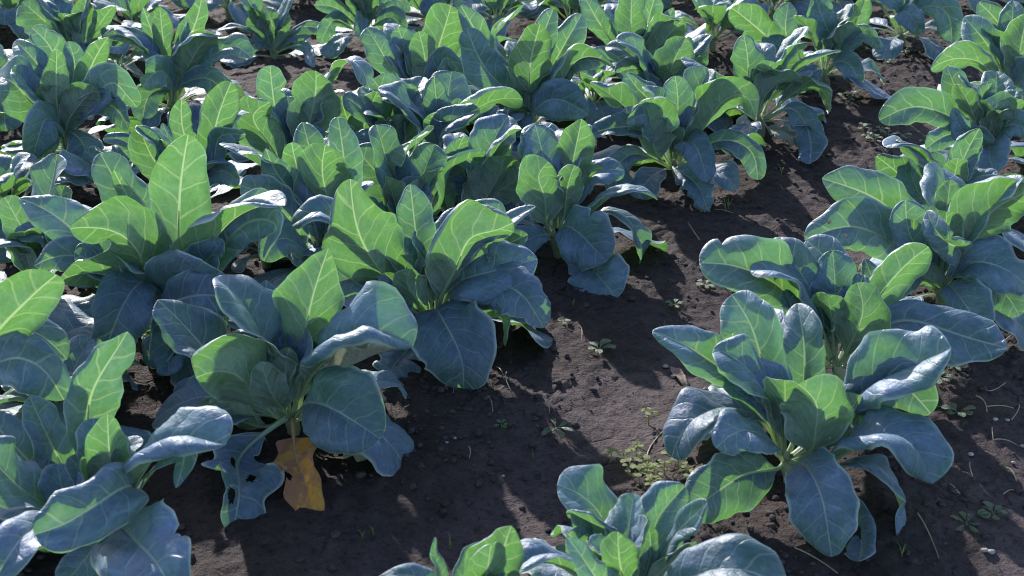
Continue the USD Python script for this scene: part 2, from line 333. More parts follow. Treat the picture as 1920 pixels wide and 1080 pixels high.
    mar = np.maximum(vcol[None, :] + 0 * s[:, None], np.clip((s[:, None] - .975) / .025, 0, 1)).reshape(-1)
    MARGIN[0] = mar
    # turn the faces so that their front is the upper side
    F3 = np.vstack([F[:, [0, 1, 2]], F[:, [0, 2, 3]]])
    k = F3[len(F3) // 4]
    i0 = np.argmin(np.abs(np.arange(ns) - im))
    fn = np.cross(V[F3[:, 1]] - V[F3[:, 0]], V[F3[:, 2]] - V[F3[:, 0]])
    ref = N[F3[:, 0] // m]
    if (fn * ref).sum() < 0:
        F3 = F3[:, ::-1]
    return V, F3, uvf, P, N, T, L, s

MARGIN = [None]
def tube(P, R, N, T, sides=7, flat=1.0):
    B = np.cross(T, N)
    a = np.linspace(0, 2 * math.pi, sides, endpoint=False)
    V = P[:, None] + R[:, None, None] * (np.cos(a)[None, :, None] * B[:, None] + flat * np.sin(a)[None, :, None] * N[:, None])
    n = len(P)
    i = np.arange(n * sides).reshape(n, sides)
    j = np.roll(i, -1, 1)
    F = np.stack([i[:-1], j[:-1], j[1:], i[1:]], -1).reshape(-1, 4)
    V = np.vstack([V.reshape(-1, 3), P[0], P[-1]])
    cap = np.array([[i[0][(k + 1) % sides], i[0][k], n * sides] for k in range(sides)] + [[i[-1][k], i[-1][(k + 1) % sides], n * sides + 1] for k in range(sides)])
    return V, np.vstack([F[:, [0, 1, 2]], F[:, [0, 2, 3]], cap])

COUNT = [0]
def build_leaf(parent, origin, ctrl, width, normal, mat='leaf', label=None, rib=True, rib_r=None, name='leaf', **kw):
    COUNT[0] += 1
    V, F, uv, P, N, T, L, s = leaf_surface(ctrl, width, normal, seed=COUNT[0] * 7 + 3, **kw)
    m = obj(name, (V, F), M[mat], parent, True, uv, origin)
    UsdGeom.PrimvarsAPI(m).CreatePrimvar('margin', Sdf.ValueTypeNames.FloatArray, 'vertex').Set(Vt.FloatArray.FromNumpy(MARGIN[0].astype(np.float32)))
    if label:
        tag(m.GetPrim(), label)
    if rib:
        r0 = rib_r or min(.0070, .017 * L)
        R = r0 * np.clip(1 - s / .66, 0, 1) ** .8 + .0005
        k = s < .64
        Vt_, Ft_ = tube((P - N * (R * .35)[:, None])[k][::2], R[k][::2], N[k][::2], T[k][::2], flat=.7)
        obj('midrib', (Vt_, Ft_), M['rib' if mat in ('leaf', 'weed') else ('straw' if mat == 'pale' else 'yellow_rib')], str(m.GetPath()), True, None, origin)
    return m
M['yellow_rib'] = simple('yellow_rib_look', [(.3, (.28, .17, .09)), (.7, (.42, .28, .15))], 40, .6)

# ------------------------------------------------------------------ plants
def nibbled(at, side, deep, wide):
    return lambda s, sg: 1 - (deep * np.exp(-((s - at) / wide) ** 2) * (1 + .4 * np.sin(s * 150)) if sg == side else 0 * s)

def leaf_from_view(path, origin, att, yb, pts, wpx, phi, o):
    C = []
    for p in pts:
        d = p[2] if len(p) > 2 else 0.0
        q = at_y(p[0], p[1], yb - d)
        if q[2] < gz(q[0], q[1]) + .012:
            q = ground_at(p[0], p[1]) + np.array([0, 0, .012])
        q[2] += o.get('lift', 0)
        C.append(q)
    d0 = C[0] - att
    h = d0.copy(); h[2] = 0
    st = att + h / max(np.linalg.norm(h), 1e-6) * min(.016, .3 * np.linalg.norm(h)) + np.array([0, 0, -.015])
    C = [st] + C
    k = len(C) // 2
    mid = C[k] if len(C) > 2 else (C[0] + C[1]) / 2
    T = C[min(k + 1, len(C) - 1)] - C[k - 1]; T /= np.linalg.norm(T)
    Vw = CAM - mid; dist = np.linalg.norm(Vw); Vw /= dist
    e1 = Vw - T * (Vw @ T); e1 /= np.linalg.norm(e1)
    e2 = np.cross(T, e1)
    if (e2[2] if abs(e2[2]) > .35 else e2[0]) < 0:
        e2 = -e2
    ph = math.radians(phi)
    n = math.cos(ph) * e1 + math.sin(ph) * e2
    B = np.cross(T, n)
    sb = screen(mid + .02 * B) - screen(mid)
    first_plus = (sb[0] < 0) if abs(sb[0]) > abs(sb[1]) else (sb[1] < 0)
    c = o.get('c', (rnd.uniform(22, 46), rnd.uniform(22, 46)))
    if 'c' in o:
        c = (c[0] + 12, c[1] + 12)
    cup = (c[1], c[0]) if first_plus else c
    zc = (mid[1] * math.cos(PITCH) - (mid[2] - CAM_H) * math.sin(PITCH))
    kw = dict(cup=cup, edge=o.get('e', -62), ruffle=o.get('r', rnd.choice((9, 12, 15, 19))), twist=o.get('tw', rnd.uniform(-28, 28)), s0=o.get('s0', .22), shape=o.get('sh', (.62 + .25 * rnd.random(), .40 + .32 * rnd.random() ** 1.5)))
    if 'lobes' not in o and rnd.random() < .22:
        kw['lobes'] = nibbled(rnd.uniform(.4, .92), rnd.choice((-1, 1)), rnd.uniform(.12, .38), rnd.uniform(.02, .045)); kw['ns'] = 52
    for key in ('lobes', 'holes', 'ns', 'nv', 'wave', 'wing'):
        if key in o:
            kw[key] = o[key]
    return build_leaf(path, origin, C, wpx * .90 * zc / FPX, n, o.get('mat', 'leaf'), o.get('lab'), **kw)

def free_leaf(path, origin, att, az, L, w, el0, el1, roll=0, **kw):
    r = np.array([math.sin(az), math.cos(az), 0])
    C = [att + r * .012]
    for i in range(5):
        el = math.radians(el0 + (el1 - el0) * ((i + .5) / 5) ** 1.3)
        C.append(C[-1] + (r * math.cos(el) + np.array([0, 0, math.sin(el)])) * L / 5)
    C = np.array(C)
    C[:, 2] = np.maximum(C[:, 2], np.array([gz(*p[:2]) for p in C]) + .012)
    el = math.radians(el0 + (el1 - el0) * .5)
    n = -math.sin(el) * r + math.cos(el) * np.array([0, 0, 1.0])
    b = np.cross(r, [0, 0, 1.0])
    ro = math.radians(roll)
    n = n * math.cos(ro) + b * math.sin(ro)
    return build_leaf(path, origin, C, w, n, 'leaf', None, **kw)

rnd = random.Random(11)
PLANTS = []
def plant(base, att, label, leaves, inner=4, low=3, low_dir=(0.0, 170), mid=3):
    inner += 1; low += 2
    if base[0] < 900 and base[1] > 200:
        low += 3
    b = ground_at(*base)
    a = at_y(att[0], att[1], b[1]); a[2] = min(max(a[2], b[2] + .04), b[2] + .08)
    a[0] = b[0] + np.clip(a[0] - b[0], -.04, .04)
    path = thing('cauliflower_plant', label, 'cauliflower plant', b, 'cauliflower plants growing in rows')
    PLANTS.append((path, b))
    # the stem
    n = 7
    P = np.array([b + (a - b) * t + np.array([.004 * math.sin(5 * t + n), .004 * math.cos(4 * t), 0]) for t in np.linspace(-.25, 1.02, n)])
    T = np.gradient(P, axis=0); T /= np.linalg.norm(T, axis=1, keepdims=True)
    N = np.tile([0, 1.0, 0], (n, 1)); N = N - T * (N * T).sum(1)[:, None]; N /= np.linalg.norm(N, axis=1, keepdims=True)
    obj('stem', tube(P, np.array([.013, .014, .015, .016, .014, .009, .003]), N, T, 9), M['stalk'], path, True, None, b)
    for sp in leaves:
        pts, w, phi = sp[:3]
        leaf_from_view(path, b, a, b[1], pts, w, phi, sp[3] if len(sp) > 3 else {})
    for i in range(inner):
        az = i * 2.4 + rnd.random() * 6
        L = rnd.uniform(.12, .21)
        free_leaf(path, b, a + np.array([0, 0, .01]), az, L, L * rnd.uniform(.42, .55), rnd.uniform(76, 86), rnd.uniform(50, 78), rnd.uniform(-25, 25), ns=20, nv=7, cup=(32, 32), edge=-20, s0=.14)
    for i in range(mid):                                            # more of the standing leaves on the far side
        az = math.radians(rnd.uniform(-115, 115))
        L = rnd.uniform(.24, .34)
        free_leaf(path, b, a, az, L, L * rnd.uniform(.40, .50), rnd.uniform(66, 80), rnd.uniform(20, 62), rnd.uniform(-30, 30), ns=30, nv=9, cup=(rnd.uniform(20, 50), rnd.uniform(20, 50)), edge=-60, ruffle=14, s0=.24, twist=rnd.uniform(-30, 30))
    for i in range(low):
        az = math.radians(low_dir[0] + (i + .5) / low * 2 * low_dir[1] - low_dir[1] + rnd.uniform(-20, 20))
        front = -math.cos(az)
        L = rnd.uniform(.24, .34) - .06 * max(front, 0)
        free_leaf(path, b, a - np.array([0, 0, .025]), az, L, L * rnd.uniform(.48, .62), rnd.uniform(12, 38) - 12 * max(front, 0), rnd.uniform(-62, -28), rnd.uniform(-15, 15), ns=22, nv=8, cup=(14, 14), s0=.25)
    return path

def wild_plant(base, label, seed, n=13, size=1.0):
    b = ground_at(*base) if len(base) == 2 else np.array([base[0], base[1], gz(base[0], base[1])])
    global rnd
    keep, rnd = rnd, random.Random(seed)
    path = thing('cauliflower_plant', label, 'cauliflower plant', b, 'cauliflower plants growing in rows')
    PLANTS.append((path, b))
    a = b + np.array([0, 0, .065])
    P = np.array([b + (a - b) * t for t in np.linspace(-.25, 1.1, 6)])
    obj('stem', tube(P, np.array([.013, .014, .015, .015, .010, .003]), np.tile([0, 1.0, 0], (6, 1)), np.tile([0, 0, 1.0], (6, 1)), 9), M['stalk'], path, True, None, b)
    off = rnd.random() * 6
    for i in range(n):
        t = i / (n - 1)
        L = size * (rnd.uniform(.30, .40) * (1 - .45 * t))
        el0 = 32 + 50 * t + rnd.uniform(-8, 8)
        free_leaf(path, b, a + np.array([0, 0, .02 * t - .02]), off + i * 2.4 + rnd.uniform(-.3, .3), L, L * rnd.uniform(.48, .62), el0, el0 - (95 - 62 * t) + rnd.uniform(-15, 10), rnd.uniform(-22, 22),
                  ns=24, nv=9, cup=(rnd.uniform(10, 38), rnd.uniform(10, 38)), edge=-28, s0=.22)
    rnd = keep

def eaten(s, sg):
    return 1 + .24 * np.sin(s * 31 + 2 * sg) * np.clip((s - .25) * 4, 0, 1) - .55 * np.exp(-((s - (.62 if sg > 0 else .52)) / .045) ** 2) - .5 * np.exp(-((s - (.83 if sg > 0 else .36)) / .04) ** 2)
def torn(s, sg):
    return 1 + .22 * np.sin(s * 37 + 1.3 * sg) - .35 * np.exp(-((s - (.7 if sg > 0 else .5)) / .05) ** 2)
def ragged(s, sg):
    return 1 + .07 * np.sin(s * 29 + 1.3 * sg) + .04 * np.sin(s * 61) - (.35 * np.exp(-((s - .34) / .05) ** 2) if sg > 0 else 0)
def bite(s, sg):
    return 1 - (.30 * np.exp(-((s - .45) / .05) ** 2) if sg < 0 else 0)
def tip_bite(s, sg):
    return 1 + .06 * np.sin(s * 60) * (s > .7) - (.25 * np.exp(-((s - .9) / .03) ** 2) if sg > 0 else 0)

# ---- the diagonal row in front, from the lower left corner to the top right
plant((190, 1045), (195, 965), 'large plant cut by the lower left corner, one leaf arching right', [
    ([(110, 960, .02), (50, 925, .05), (-40, 835, .05)], 190, 45, {'c': (25, 20)}),
    ([(130, 930, -.08), (40, 850, -.1), (-15, 775, -.1)], 120, 20),
    ([(150, 930, -.1), (105, 850, -.13), (55, 742, -.16)], 105, 0, {'c': (35, 35)}),
    ([(185, 900, -.08), (165, 790, -.12), (185, 710, -.12), (245, 645, -.13)], 135, 10, {'c': (25, 35), 'tw': 40}),
    ([(212, 905, .04), (205, 840, .07), (203, 770, .06)], 130, 175, {'c': (25, 75)}),
    ([(250, 918, .03), (300, 850, .05), (360, 828, .06), (420, 848, .08)], 215, 78, {'c': (45, 55)}),
    ([(300, 870, .02), (345, 850, .06), (333, 915, .1)], 72, 15),
    ([(238, 912, .1), (178, 948, .18), (120, 985, .23), (70, 1008, .25)], 160, 25, {'c': (60, 0)}),
    ([(160, 950, .02), (125, 930, .02), (112, 872, .0)], 100, 10, {'c': (30, 30)}),
    ([(225, 985, .08), (260, 1020, .2), (305, 1075, .3), (330, 1140, .34)], 200, 0, {'c': (12, 16)}),
    ([(120, 985, .12), (40, 1010, .25), (-10, 1090, .33)], 130, 15),
    ([(150, 1000, .1), (90, 1010, .18), (50, 985, .2)], 80, 150),
    ([(190, 1010, .08), (150, 1060, .16), (110, 1110, .2)], 110, 0),
], inner=3, low=1, low_dir=(-60, 40), mid=0)
plant((548, 815), (545, 765), 'plant with a yellow dying leaf and a bug-eaten leaf hanging under it', [
    ([(440, 712, 0), (366, 633, -.05), (299, 559, -.08)], 165, 35, {'c': (15, -20)}),
    ([(529, 786, .03), (462, 718, .07), (420, 696, .08), (369, 699, .08)], 215, 140, {'c': (8, 60), 'r': 17}),
    ([(508, 620, -.12), (499, 532, -.15)], 66, 0, {'c': (25, 10)}),
    ([(563, 690, .0), (575, 610, -.02), (590, 545, -.04), (616, 466, -.06)], 180, 165, {'c': (18, 75), 'sh': (.55, .85)}),
    ([(575, 715, .0), (616, 669, .03), (657, 633, .06), (710, 625, .07), (776, 641, .09)], 245, 80, {'c': (35, 72)}),
    ([(585, 755, .09), (645, 778, .18), (705, 812, .24)], 210, 18, {'c': (40, 5)}),
    ([(595, 790, .04), (645, 812, .09), (700, 850, .12)], 92, 155, {'lobes': torn, 'mat': 'pale', 'lab': 'torn brown-edged grey leaf'}),
    ([(610, 710, -.02), (665, 683, -.05), (742, 640, -.06)], 100, 60, {'c': (85, 85), 'e': 60, 'mat': 'pale', 'lobes': torn, 'lab': 'withered whitish rolled leaf'}),
    ([(524, 808, .06), (463, 868, .13), (450, 925, .17), (458, 988, .2)], 160, 0, {'lobes': eaten, 'e': 0, 'lift': .02, 'r': 18, 'holes': ((.52, .035, .045, .018), (.70, -.06, .035, .025), (.84, .05, .04, .025)), 'ns': 70, 'nv': 22, 'lab': 'ragged blue leaf full of bite holes', 's0': .22}),
    ([(551, 822, .05), (553, 850, .08), (562, 905, .11), (588, 968, .15)], 125, 0, {'mat': 'yellow', 'c': (-12, 34), 'e': 30, 'lift': .03, 'sh': (.42, .66), 'tw': 38, 'wave': 1.6, 'holes': ((.72, .11, .06, .045),), 'ns': 60, 'nv': 22, 's0': .24, 'r': 14, 'lobes': ragged, 'lab': 'yellow and brown dying leaf hanging down'}),
    ([(500, 800, .03), (450, 788, .03), (377, 765, .02)], 170, 125, {'c': (20, 50)}),
    ([(450, 765, -.1), (390, 735, -.12), (325, 745, -.1)], 105, 25),
    ([(500, 770, .02), (500, 720, .03), (495, 680, .02)], 60, 160),
    ([(535, 700, -.03), (525, 640, -.05), (500, 590, -.07)], 80, 10),
    ([(560, 745, 0), (577, 690, -.01), (588, 630, -.02)], 85, 160, {'c': (20, 40)}),
    ([(530, 765, .05), (508, 735, .09), (490, 682, .1)], 95, 170, {'c': (25, 35)}),
    ([(540, 750, .03), (535, 700, .04), (542, 650, .03)], 80, 175, {'c': (30, 30)}),
], inner=3, low=2, low_dir=(0, 115), mid=1)
plant((835, 640), (812, 580), 'plant with one wide blue leaf drooping flat towards the bare soil in front', [
    ([(758, 548, 0), (720, 515, .05), (682, 458, .08), (664, 405, .08), (657, 357, .04)], 186, 178, {'c': (26, 38), 'e': -65, 'tw': 18, 'r': 20, 'sh': (.6, .6)}),
    ([(787, 492, -.03), (776, 405, -.08), (770, 347, -.1)], 88, 5, {'c': (12, 20)}),
    ([(825, 560, .04), (861, 488, .08), (885, 445, .08), (925, 428, .06), (946, 412, .04)], 182, 155, {'c': (22, 45), 'tw': -14, 'r': 21, 'e': -70}),
    ([(860, 480, -.05), (890, 420, -.07), (942, 392, -.06)], 100, 45, {'c': (30, 30)}),
    ([(880, 480, -.05), (935, 425, -.09), (975, 382, -.08)], 80, 35),
    ([(865, 528, .03), (912, 512, .06), (958, 496, .07), (990, 478, .08)], 185, 30, {'c': (18, 30)}),
    ([(880, 560, .05), (945, 538, .1), (985, 560, .15), (1012, 612, .2)], 128, 25, {'c': (10, 25), 'r': 12, 'lobes': tip_bite}),
    ([(870, 575, .06), (928, 585, .1), (965, 642, .16)], 100, 115, {'c': (10, 20)}),
    ([(815, 580, .06), (842, 620, .16), (866, 680, .23), (864, 737, .27)], 186, 0, {'c': (16, 10), 'e': -20, 'sh': (.5, .45), 's0': .17, 'lobes': bite}),
    ([(790, 572, .05), (765, 535, .09), (768, 500, .1)], 90, 175, {'c': (25, 35)}),
    ([(770, 580, .05), (735, 562, .1), (705, 522, .1)], 78, 60, {'c': (50, 40)}),
    ([(740, 540, 0), (670, 520, .03), (600, 545, .05)], 110, 30),
    ([(740, 500, 0), (650, 440, .02), (600, 400, .03), (550, 425, .04)], 120, 60, {'c': (45, 45)}),
    ([(770, 650, .08), (742, 690, .14), (728, 725, .18)], 105, 0, {'lobes': torn}),
    ([(860, 500, -.1), (920, 470, -.08), (985, 440, -.02)], 85, 20),
], inner=3, low=3, low_dir=(0, 110))
plant((1045, 480), (1040, 430), 'plant with a tall folded bright leaf and one long leaf pointing right over the path', [
    ([(1024, 418, .04), (1019, 363, .06), (1010, 330, .06), (1028, 302, .05)], 118, 178, {'c': (15, 20)}),
    ([(1068, 400, -.02), (1072, 330, -.04), (1080, 275, -.05), (1093, 222, -.06)], 105, 165, {'c': (40, 60)}),
    ([(1059, 395, .04), (1063, 356, .05), (1077, 310, .05)], 74, 178),
    ([(1035, 370, -.06), (1028, 330, -.08), (1018, 284, -.1)], 78, 0),
    ([(1085, 412, .02), (1115, 392, .03), (1147, 368, .04), (1190, 354, .05), (1229, 348, .05)], 100, 105, {'c': (15, 60)}),
    ([(1080, 370, -.05), (1110, 330, -.08), (1165, 308, -.08)], 95, 40, {'c': (20, 30)}),
    ([(1075, 380, -.03), (1090, 340, -.05), (1125, 300, -.05)], 50, 150),
    ([(1062, 425, .07), (1088, 440, .13), (1128, 480, .22)], 150, 5, {'c': (35, 25)}),
    ([(1055, 455, .06), (1089, 483, .12), (1150, 560, .22)], 125, 0, {'c': (12, 12)}),
    ([(1100, 415, .02), (1140, 400, .03), (1178, 420, .05), (1213, 490, .08)], 98, 70, {'c': (-5, 50)}),
    ([(1030, 440, .04), (990, 450, .08), (960, 480, .1)], 85, 20),
], inner=3, low=3)
plant((1275, 345), (1265, 298), 'plant with a heart-shaped blue leaf facing the camera beside the middle of the path', [
    ([(1269, 240, -.03), (1271, 187, -.05), (1266, 142, -.07)], 66, 0, {'c': (12, 12)}),
    ([(1290, 275, 0), (1320, 238, .02), (1351, 196, .04), (1392, 175, .05), (1433, 195, .07)], 122, 135, {'c': (10, 40), 'tw': -30}),
    ([(1241, 303, .04), (1219, 240, .08), (1212, 200, .09), (1195, 185, .11)], 125, 170, {'c': (40, 10), 'e': -50}),
    ([(1225, 250, .05), (1205, 215, .1), (1180, 235, .14)], 75, 10, {'c': (5, 25)}),
    ([(1292, 268, .05), (1309, 283, .12), (1326, 342, .2)], 84, 0, {'c': (18, 18), 's0': .15, 'sh': (.5, .5)}),
    ([(1330, 270, .02), (1380, 266, .06), (1412, 290, .1), (1420, 337, .14)], 62, 25),
    ([(1262, 315, .06), (1295, 335, .12), (1325, 402, .2)], 80, 0, {'lobes': torn}),
    ([(1240, 250, -.02), (1190, 215, -.02), (1140, 175, -.03), (1105, 158, -.03)], 112, 110, {'c': (20, 25)}),
    ([(1240, 210, -.1), (1200, 170, -.12), (1180, 138, -.12)], 74, 20),
    ([(1230, 300, 0), (1185, 290, .03), (1155, 320, .08), (1160, 375, .14)], 72, 20),
    ([(1250, 260, .0), (1150, 240, .02), (1105, 255, .05)], 70, 40),
], inner=3, low=3)
plant((1425, 255), (1425, 212), 'plant with a long blue leaf hanging and a torn withered leaf beneath', [
    ([(1405, 170, -.03), (1402, 111, -.05), (1395, 66, -.06)], 82, 5, {'c': (10, 10)}),
    ([(1390, 195, -.03), (1340, 150, -.05), (1300, 122, -.06), (1276, 115, -.06)], 105, 75, {'c': (5, 30)}),
    ([(1440, 190, -.03), (1490, 140, -.04), (1530, 112, -.04), (1576, 93, -.04)], 88, 105, {'c': (5, 50)}),
    ([(1425, 200, .03), (1455, 160, .05), (1507, 152, .07)], 100, 120, {'c': (35, 40)}),
    ([(1452, 205, .02), (1484, 177, .03), (1530, 163, .04), (1568, 204, .07)], 100, 110, {'c': (-5, 40)}),
    ([(1450, 215, .03), (1482, 203, .06), (1511, 235, .11), (1518, 317, .2)], 84, 15, {'c': (8, 15)}),
    ([(1440, 240, .05), (1465, 245, .1), (1502, 283, .15)], 42, 0, {'mat': 'pale', 'lobes': torn, 'lab': 'torn brownish withered leaf'}),
    ([(1408, 235, .05), (1398, 225, .08), (1385, 260, .1)], 36, 0, {'mat': 'pale', 'lobes': torn, 'lab': 'small torn grey leaf'}),
    ([(1440, 190, -.06), (1470, 130, -.1), (1490, 90, -.1)], 60, 0),
], inner=3, low=3)
plant((1548, 165), (1545, 122), 'plant with a small round blue leaf hanging over the path, near the top edge', [
    ([(1570, 105, .02), (1580, 78, .05), (1612, 52, .07)], 92, 140, {'c': (30, 40)}),
    ([(1590, 90, .04), (1622, 62, .08), (1647, 95, .13)], 48, 5),
    ([(1490, 100, -.05), (1473, 55, -.06), (1480, 3, -.08)], 64, 0),
    ([(1490, 110, 0), (1430, 62, .02), (1372, 12, .02)], 80, 155, {'c': (10, 30)}),
    ([(1495, 125, .02), (1470, 95, .03), (1434, 68, .03)], 66, 30),
    ([(1560, 120, .03), (1588, 118, .08), (1612, 158, .14)], 55, 0),
    ([(1560, 80, -.03), (1545, 40, -.04), (1530, -5, -.05)], 66, 5),
    ([(1590, 80, -.03), (1608, 40, -.04), (1628, -10, -.04)], 58, 170),
    ([(1540, 130, .05), (1520, 140, .1), (1500, 180, .15)], 60, 0),
], inner=3, low=3)
plant((1690, 88), (1690, 50), 'plant at the top edge above the path with two dark blue leaves hanging', [
    ([(1690, 25, .05), (1700, 22, .1), (1727, 63, .17)], 64, 0),
    ([(1730, 15, .03), (1768, 18, .06), (1785, 82, .14)], 72, 0),
    ([(1660, 20, 0), (1648, -12, .02), (1697, 16, .06)], 55, 40),
], inner=3, low=4)

# ---- the row on the right of the path
plant((880, 1265), (885, 1180), 'plant mostly below the bottom edge, pale pointed leaf tips beside bare soil', [
    ([(900, 1160, 0), (925, 1075, 0), (967, 978, 0)], 150, 165, {'c': (10, 50), 'sh': (.55, .8)}),
    ([(880, 1160, -.05), (880, 1080, -.06), (930, 1020, -.06)], 90, 10),
    ([(850, 1170, 0), (818, 1080, -.02), (812, 1008, -.03)], 62, 60, {'c': (50, 50)}),
    ([(840, 1170, .03), (785, 1085, .04), (713, 1072, .06)], 80, 50),
], inner=2, low=0, mid=0)
plant((1165, 1190), (1165, 1115), 'plant cut by the bottom edge with one sunlit white leaf standing at its back', [
    ([(1150, 1020, -.1), (1122, 960, -.12), (1060, 900, -.12)], 165, 55, {'c': (-4, -16), 'sh': (.6, .36), 'r': 12, 'e': -30, 'tw': 0}),
    ([(1165, 1010, -.05), (1120, 985, -.06), (1067, 955, -.06)], 95, 95, {'c': (15, 30)}),
    ([(1215, 1050, -.06), (1228, 985, -.09), (1285, 912, -.12)], 165, 15, {'c': (20, 50)}),
    ([(1235, 1060, -.02), (1268, 1000, -.02), (1335, 946, 0)], 80, 60, {'c': (30, -10)}),
    ([(1172, 1100, .05), (1163, 1060, .08), (1158, 995, .09)], 100, 178, {'c': (25, 25)}),
    ([(1150, 1110, .08), (1115, 1080, .12), (1090, 1018, .13)], 85, 25, {'c': (30, 50)}),
    ([(1130, 1120, 0), (1065, 1070, .02), (1005, 1058, .04), (945, 1095, .06)], 165, 82, {'c': (40, 60)}),
    ([(1120, 1060, -.1), (1085, 1020, -.12), (1060, 1000, -.12)], 64, 20),
    ([(1230, 1130, .05), (1300, 1082, .1), (1380, 1066, .13), (1478, 1090, .16)], 205, 40, {'c': (15, 15)}),
    ([(1215, 1060, -.02), (1220, 1020, -.03), (1215, 985, -.03)], 50, 0),
    ([(1140, 1060, -.1), (1110, 1030, -.08), (1080, 1010, -.03)], 90, 10),
    ([(1240, 1070, .0), (1275, 1040, .0), (1300, 1020, .03)], 60, 120),
], inner=3, low=1, low_dir=(0, 60), mid=0)
plant((1480, 905), (1475, 845), 'big plant in the right foreground with broad leaves spread all round', [
    ([(1500, 868, .06), (1524, 893, .15), (1545, 950, .22), (1550, 1034, .29)], 146, 0, {'c': (20, 8), 'e': -16, 'sh': (.5, .42), 's0': .14}),
    ([(1520, 900, .04), (1582, 955, .11), (1614, 1070, .22)], 92, -5, {}),
    ([(1540, 878, .03), (1600, 868, .06), (1650, 890, .09), (1688, 950, .12), (1692, 1008, .14)], 118, 55, {'c': (-10, 55)}),
    ([(1530, 870, .03), (1590, 848, .06), (1650, 830, .09), (1702, 838, .12), (1750, 906, .17)], 225, 55, {'c': (18, 70)}),
    ([(1560, 790, -.05), (1605, 745, -.05), (1660, 707, -.03), (1720, 680, 0), (1775, 648, .02)], 205, 25, {'c': (12, 60), 's0': .3}),
    ([(1500, 790, -.08), (1507, 732, -.11), (1507, 640, -.15), (1495, 572, -.18)], 118, 0, {'c': (15, 35)}),
    ([(1515, 850, .04), (1530, 800, .09), (1530, 755, .1), (1500, 712, .09)], 195, 176, {'c': (24, 50), 'tw': -28, 'r': 19, 'e': -65}),
    ([(1455, 835, .05), (1420, 812, .08), (1380, 808, .12), (1352, 820, .15)], 130, 66, {'c': (10, 0)}),
    ([(1440, 800, -.03), (1365, 765, -.02), (1300, 786, .02), (1246, 838, .06)], 150, 62, {'c': (12, 25)}),
    ([(1462, 877, .05), (1404, 888, .1), (1350, 918, .14), (1298, 955, .18)], 158, 0, {'c': (14, 8)}),
    ([(1440, 785, -.05), (1375, 708, -.08), (1310, 662, -.08), (1251, 606, -.08)], 118, 55, {'c': (45, 5)}),
    ([(1440, 775, -.04), (1392, 716, -.07), (1372, 622, -.1)], 84, 0, {'c': (25, 20)}),
    ([(1490, 800, -.03), (1450, 742, -.05), (1395, 702, -.06)], 95, 60, {'c': (40, 40)}),
    ([(1450, 720, -.1), (1433, 685, -.12), (1410, 615, -.16), (1372, 552, -.2)], 140, 0, {'c': (5, 25), 'r': 10}),
    ([(1545, 820, .0), (1580, 790, .0), (1610, 740, -.02)], 100, 160),
    ([(1560, 790, -.05), (1670, 715, -.02), (1745, 775, .04)], 125, 20),
    ([(1545, 800, .02), (1555, 750, .02), (1557, 705, .01)], 50, 170),
], inner=4, low=1, low_dir=(0, 60), mid=1)
plant((1575, 725), (1570, 660), 'plant behind the big foreground one, a wide green leaf reaching left over the path', [
    ([(1540, 640, -.05), (1470, 548, -.06), (1415, 512, -.04), (1362, 494, -.03), (1324, 490, -.02)], 165, 18, {'c': (0, 50), 's0': .25}),
    ([(1565, 600, -.03), (1560, 550, -.07), (1556, 500, -.11), (1517, 450, -.14)], 112, 5, {'c': (25, 20)}),
    ([(1600, 640, -.02), (1643, 565, -.04), (1690, 505, -.05), (1735, 458, -.06)], 108, 155, {'c': (30, 30)}),
    ([(1585, 665, .04), (1602, 630, .08), (1618, 580, .08), (1608, 530, .05)], 140, 178, {'c': (24, 28), 'r': 20, 'e': -70}),
    ([(1560, 640, -.02), (1505, 605, 0), (1475, 545, 0)], 60, 25, {'r': 12}),
    ([(1620, 640, 0), (1690, 602, .02), (1770, 618, .06), (1887, 658, .12)], 155, 35, {'c': (12, 10)}),
    ([(1540, 600, -.06), (1525, 560, -.08), (1510, 500, -.08)], 50, 20, {'c': (40, 40)}),
    ([(1620, 610, -.08), (1640, 560, -.1), (1625, 490, -.12)], 75, 10),
    ([(1560, 590, -.1), (1540, 540, -.12), (1515, 545, -.1)], 70, 20),
    ([(1550, 640, -.05), (1500, 570, -.1), (1470, 540, -.14)], 90, 30),
], inner=3, low=2)
plant((1770, 585), (1762, 520), 'plant at the right edge with a curled silvery leaf in its front', [
    ([(1730, 500, -.02), (1670, 455, 0), (1600, 425, .02), (1521, 440, .05)], 128, 32, {'c': (10, 25), 'holes': ((.86, .05, .018, .012), (.8, -.07, .02, .014)), 'ns': 60, 'nv': 18}),
    ([(1740, 470, -.04), (1690, 412, -.06), (1640, 372, -.07), (1556, 338, -.06)], 128, 12, {'c': (5, 25)}),
    ([(1780, 510, 0), (1820, 447, .02), (1860, 398, .02), (1950, 345, 0)], 170, 152, {'c': (14, 50), 'r': 18, 'e': -65}),
    ([(1765, 480, -.04), (1772, 420, -.06), (1782, 338, -.08)], 68, 175),
    ([(1750, 500, .02), (1708, 445, .04), (1698, 375, .03)], 100, 5, {'c': (35, 20), 'holes': ((.78, .06, .05, .03),), 'ns': 50, 'nv': 18}),
    ([(1778, 525, .05), (1800, 470, .1), (1772, 452, .13), (1731, 410, .12)], 88, 15, {'c': (40, 40), 'r': 12}),
    ([(1790, 515, .04), (1832, 492, .08), (1935, 530, .14)], 145, 38, {'c': (20, 10)}),
    ([(1775, 535, .05), (1796, 552, .12), (1845, 622, .22)], 118, 0, {'c': (14, 14)}),
    ([(1800, 530, .04), (1870, 540, .09), (1912, 592, .14)], 90, 20),
    ([(1765, 540, .04), (1732, 518, .07), (1703, 502, .07)], 80, 150),
    ([(1740, 500, .0), (1700, 520, .04), (1650, 560, .08)], 80, 20),
], inner=4, low=2)
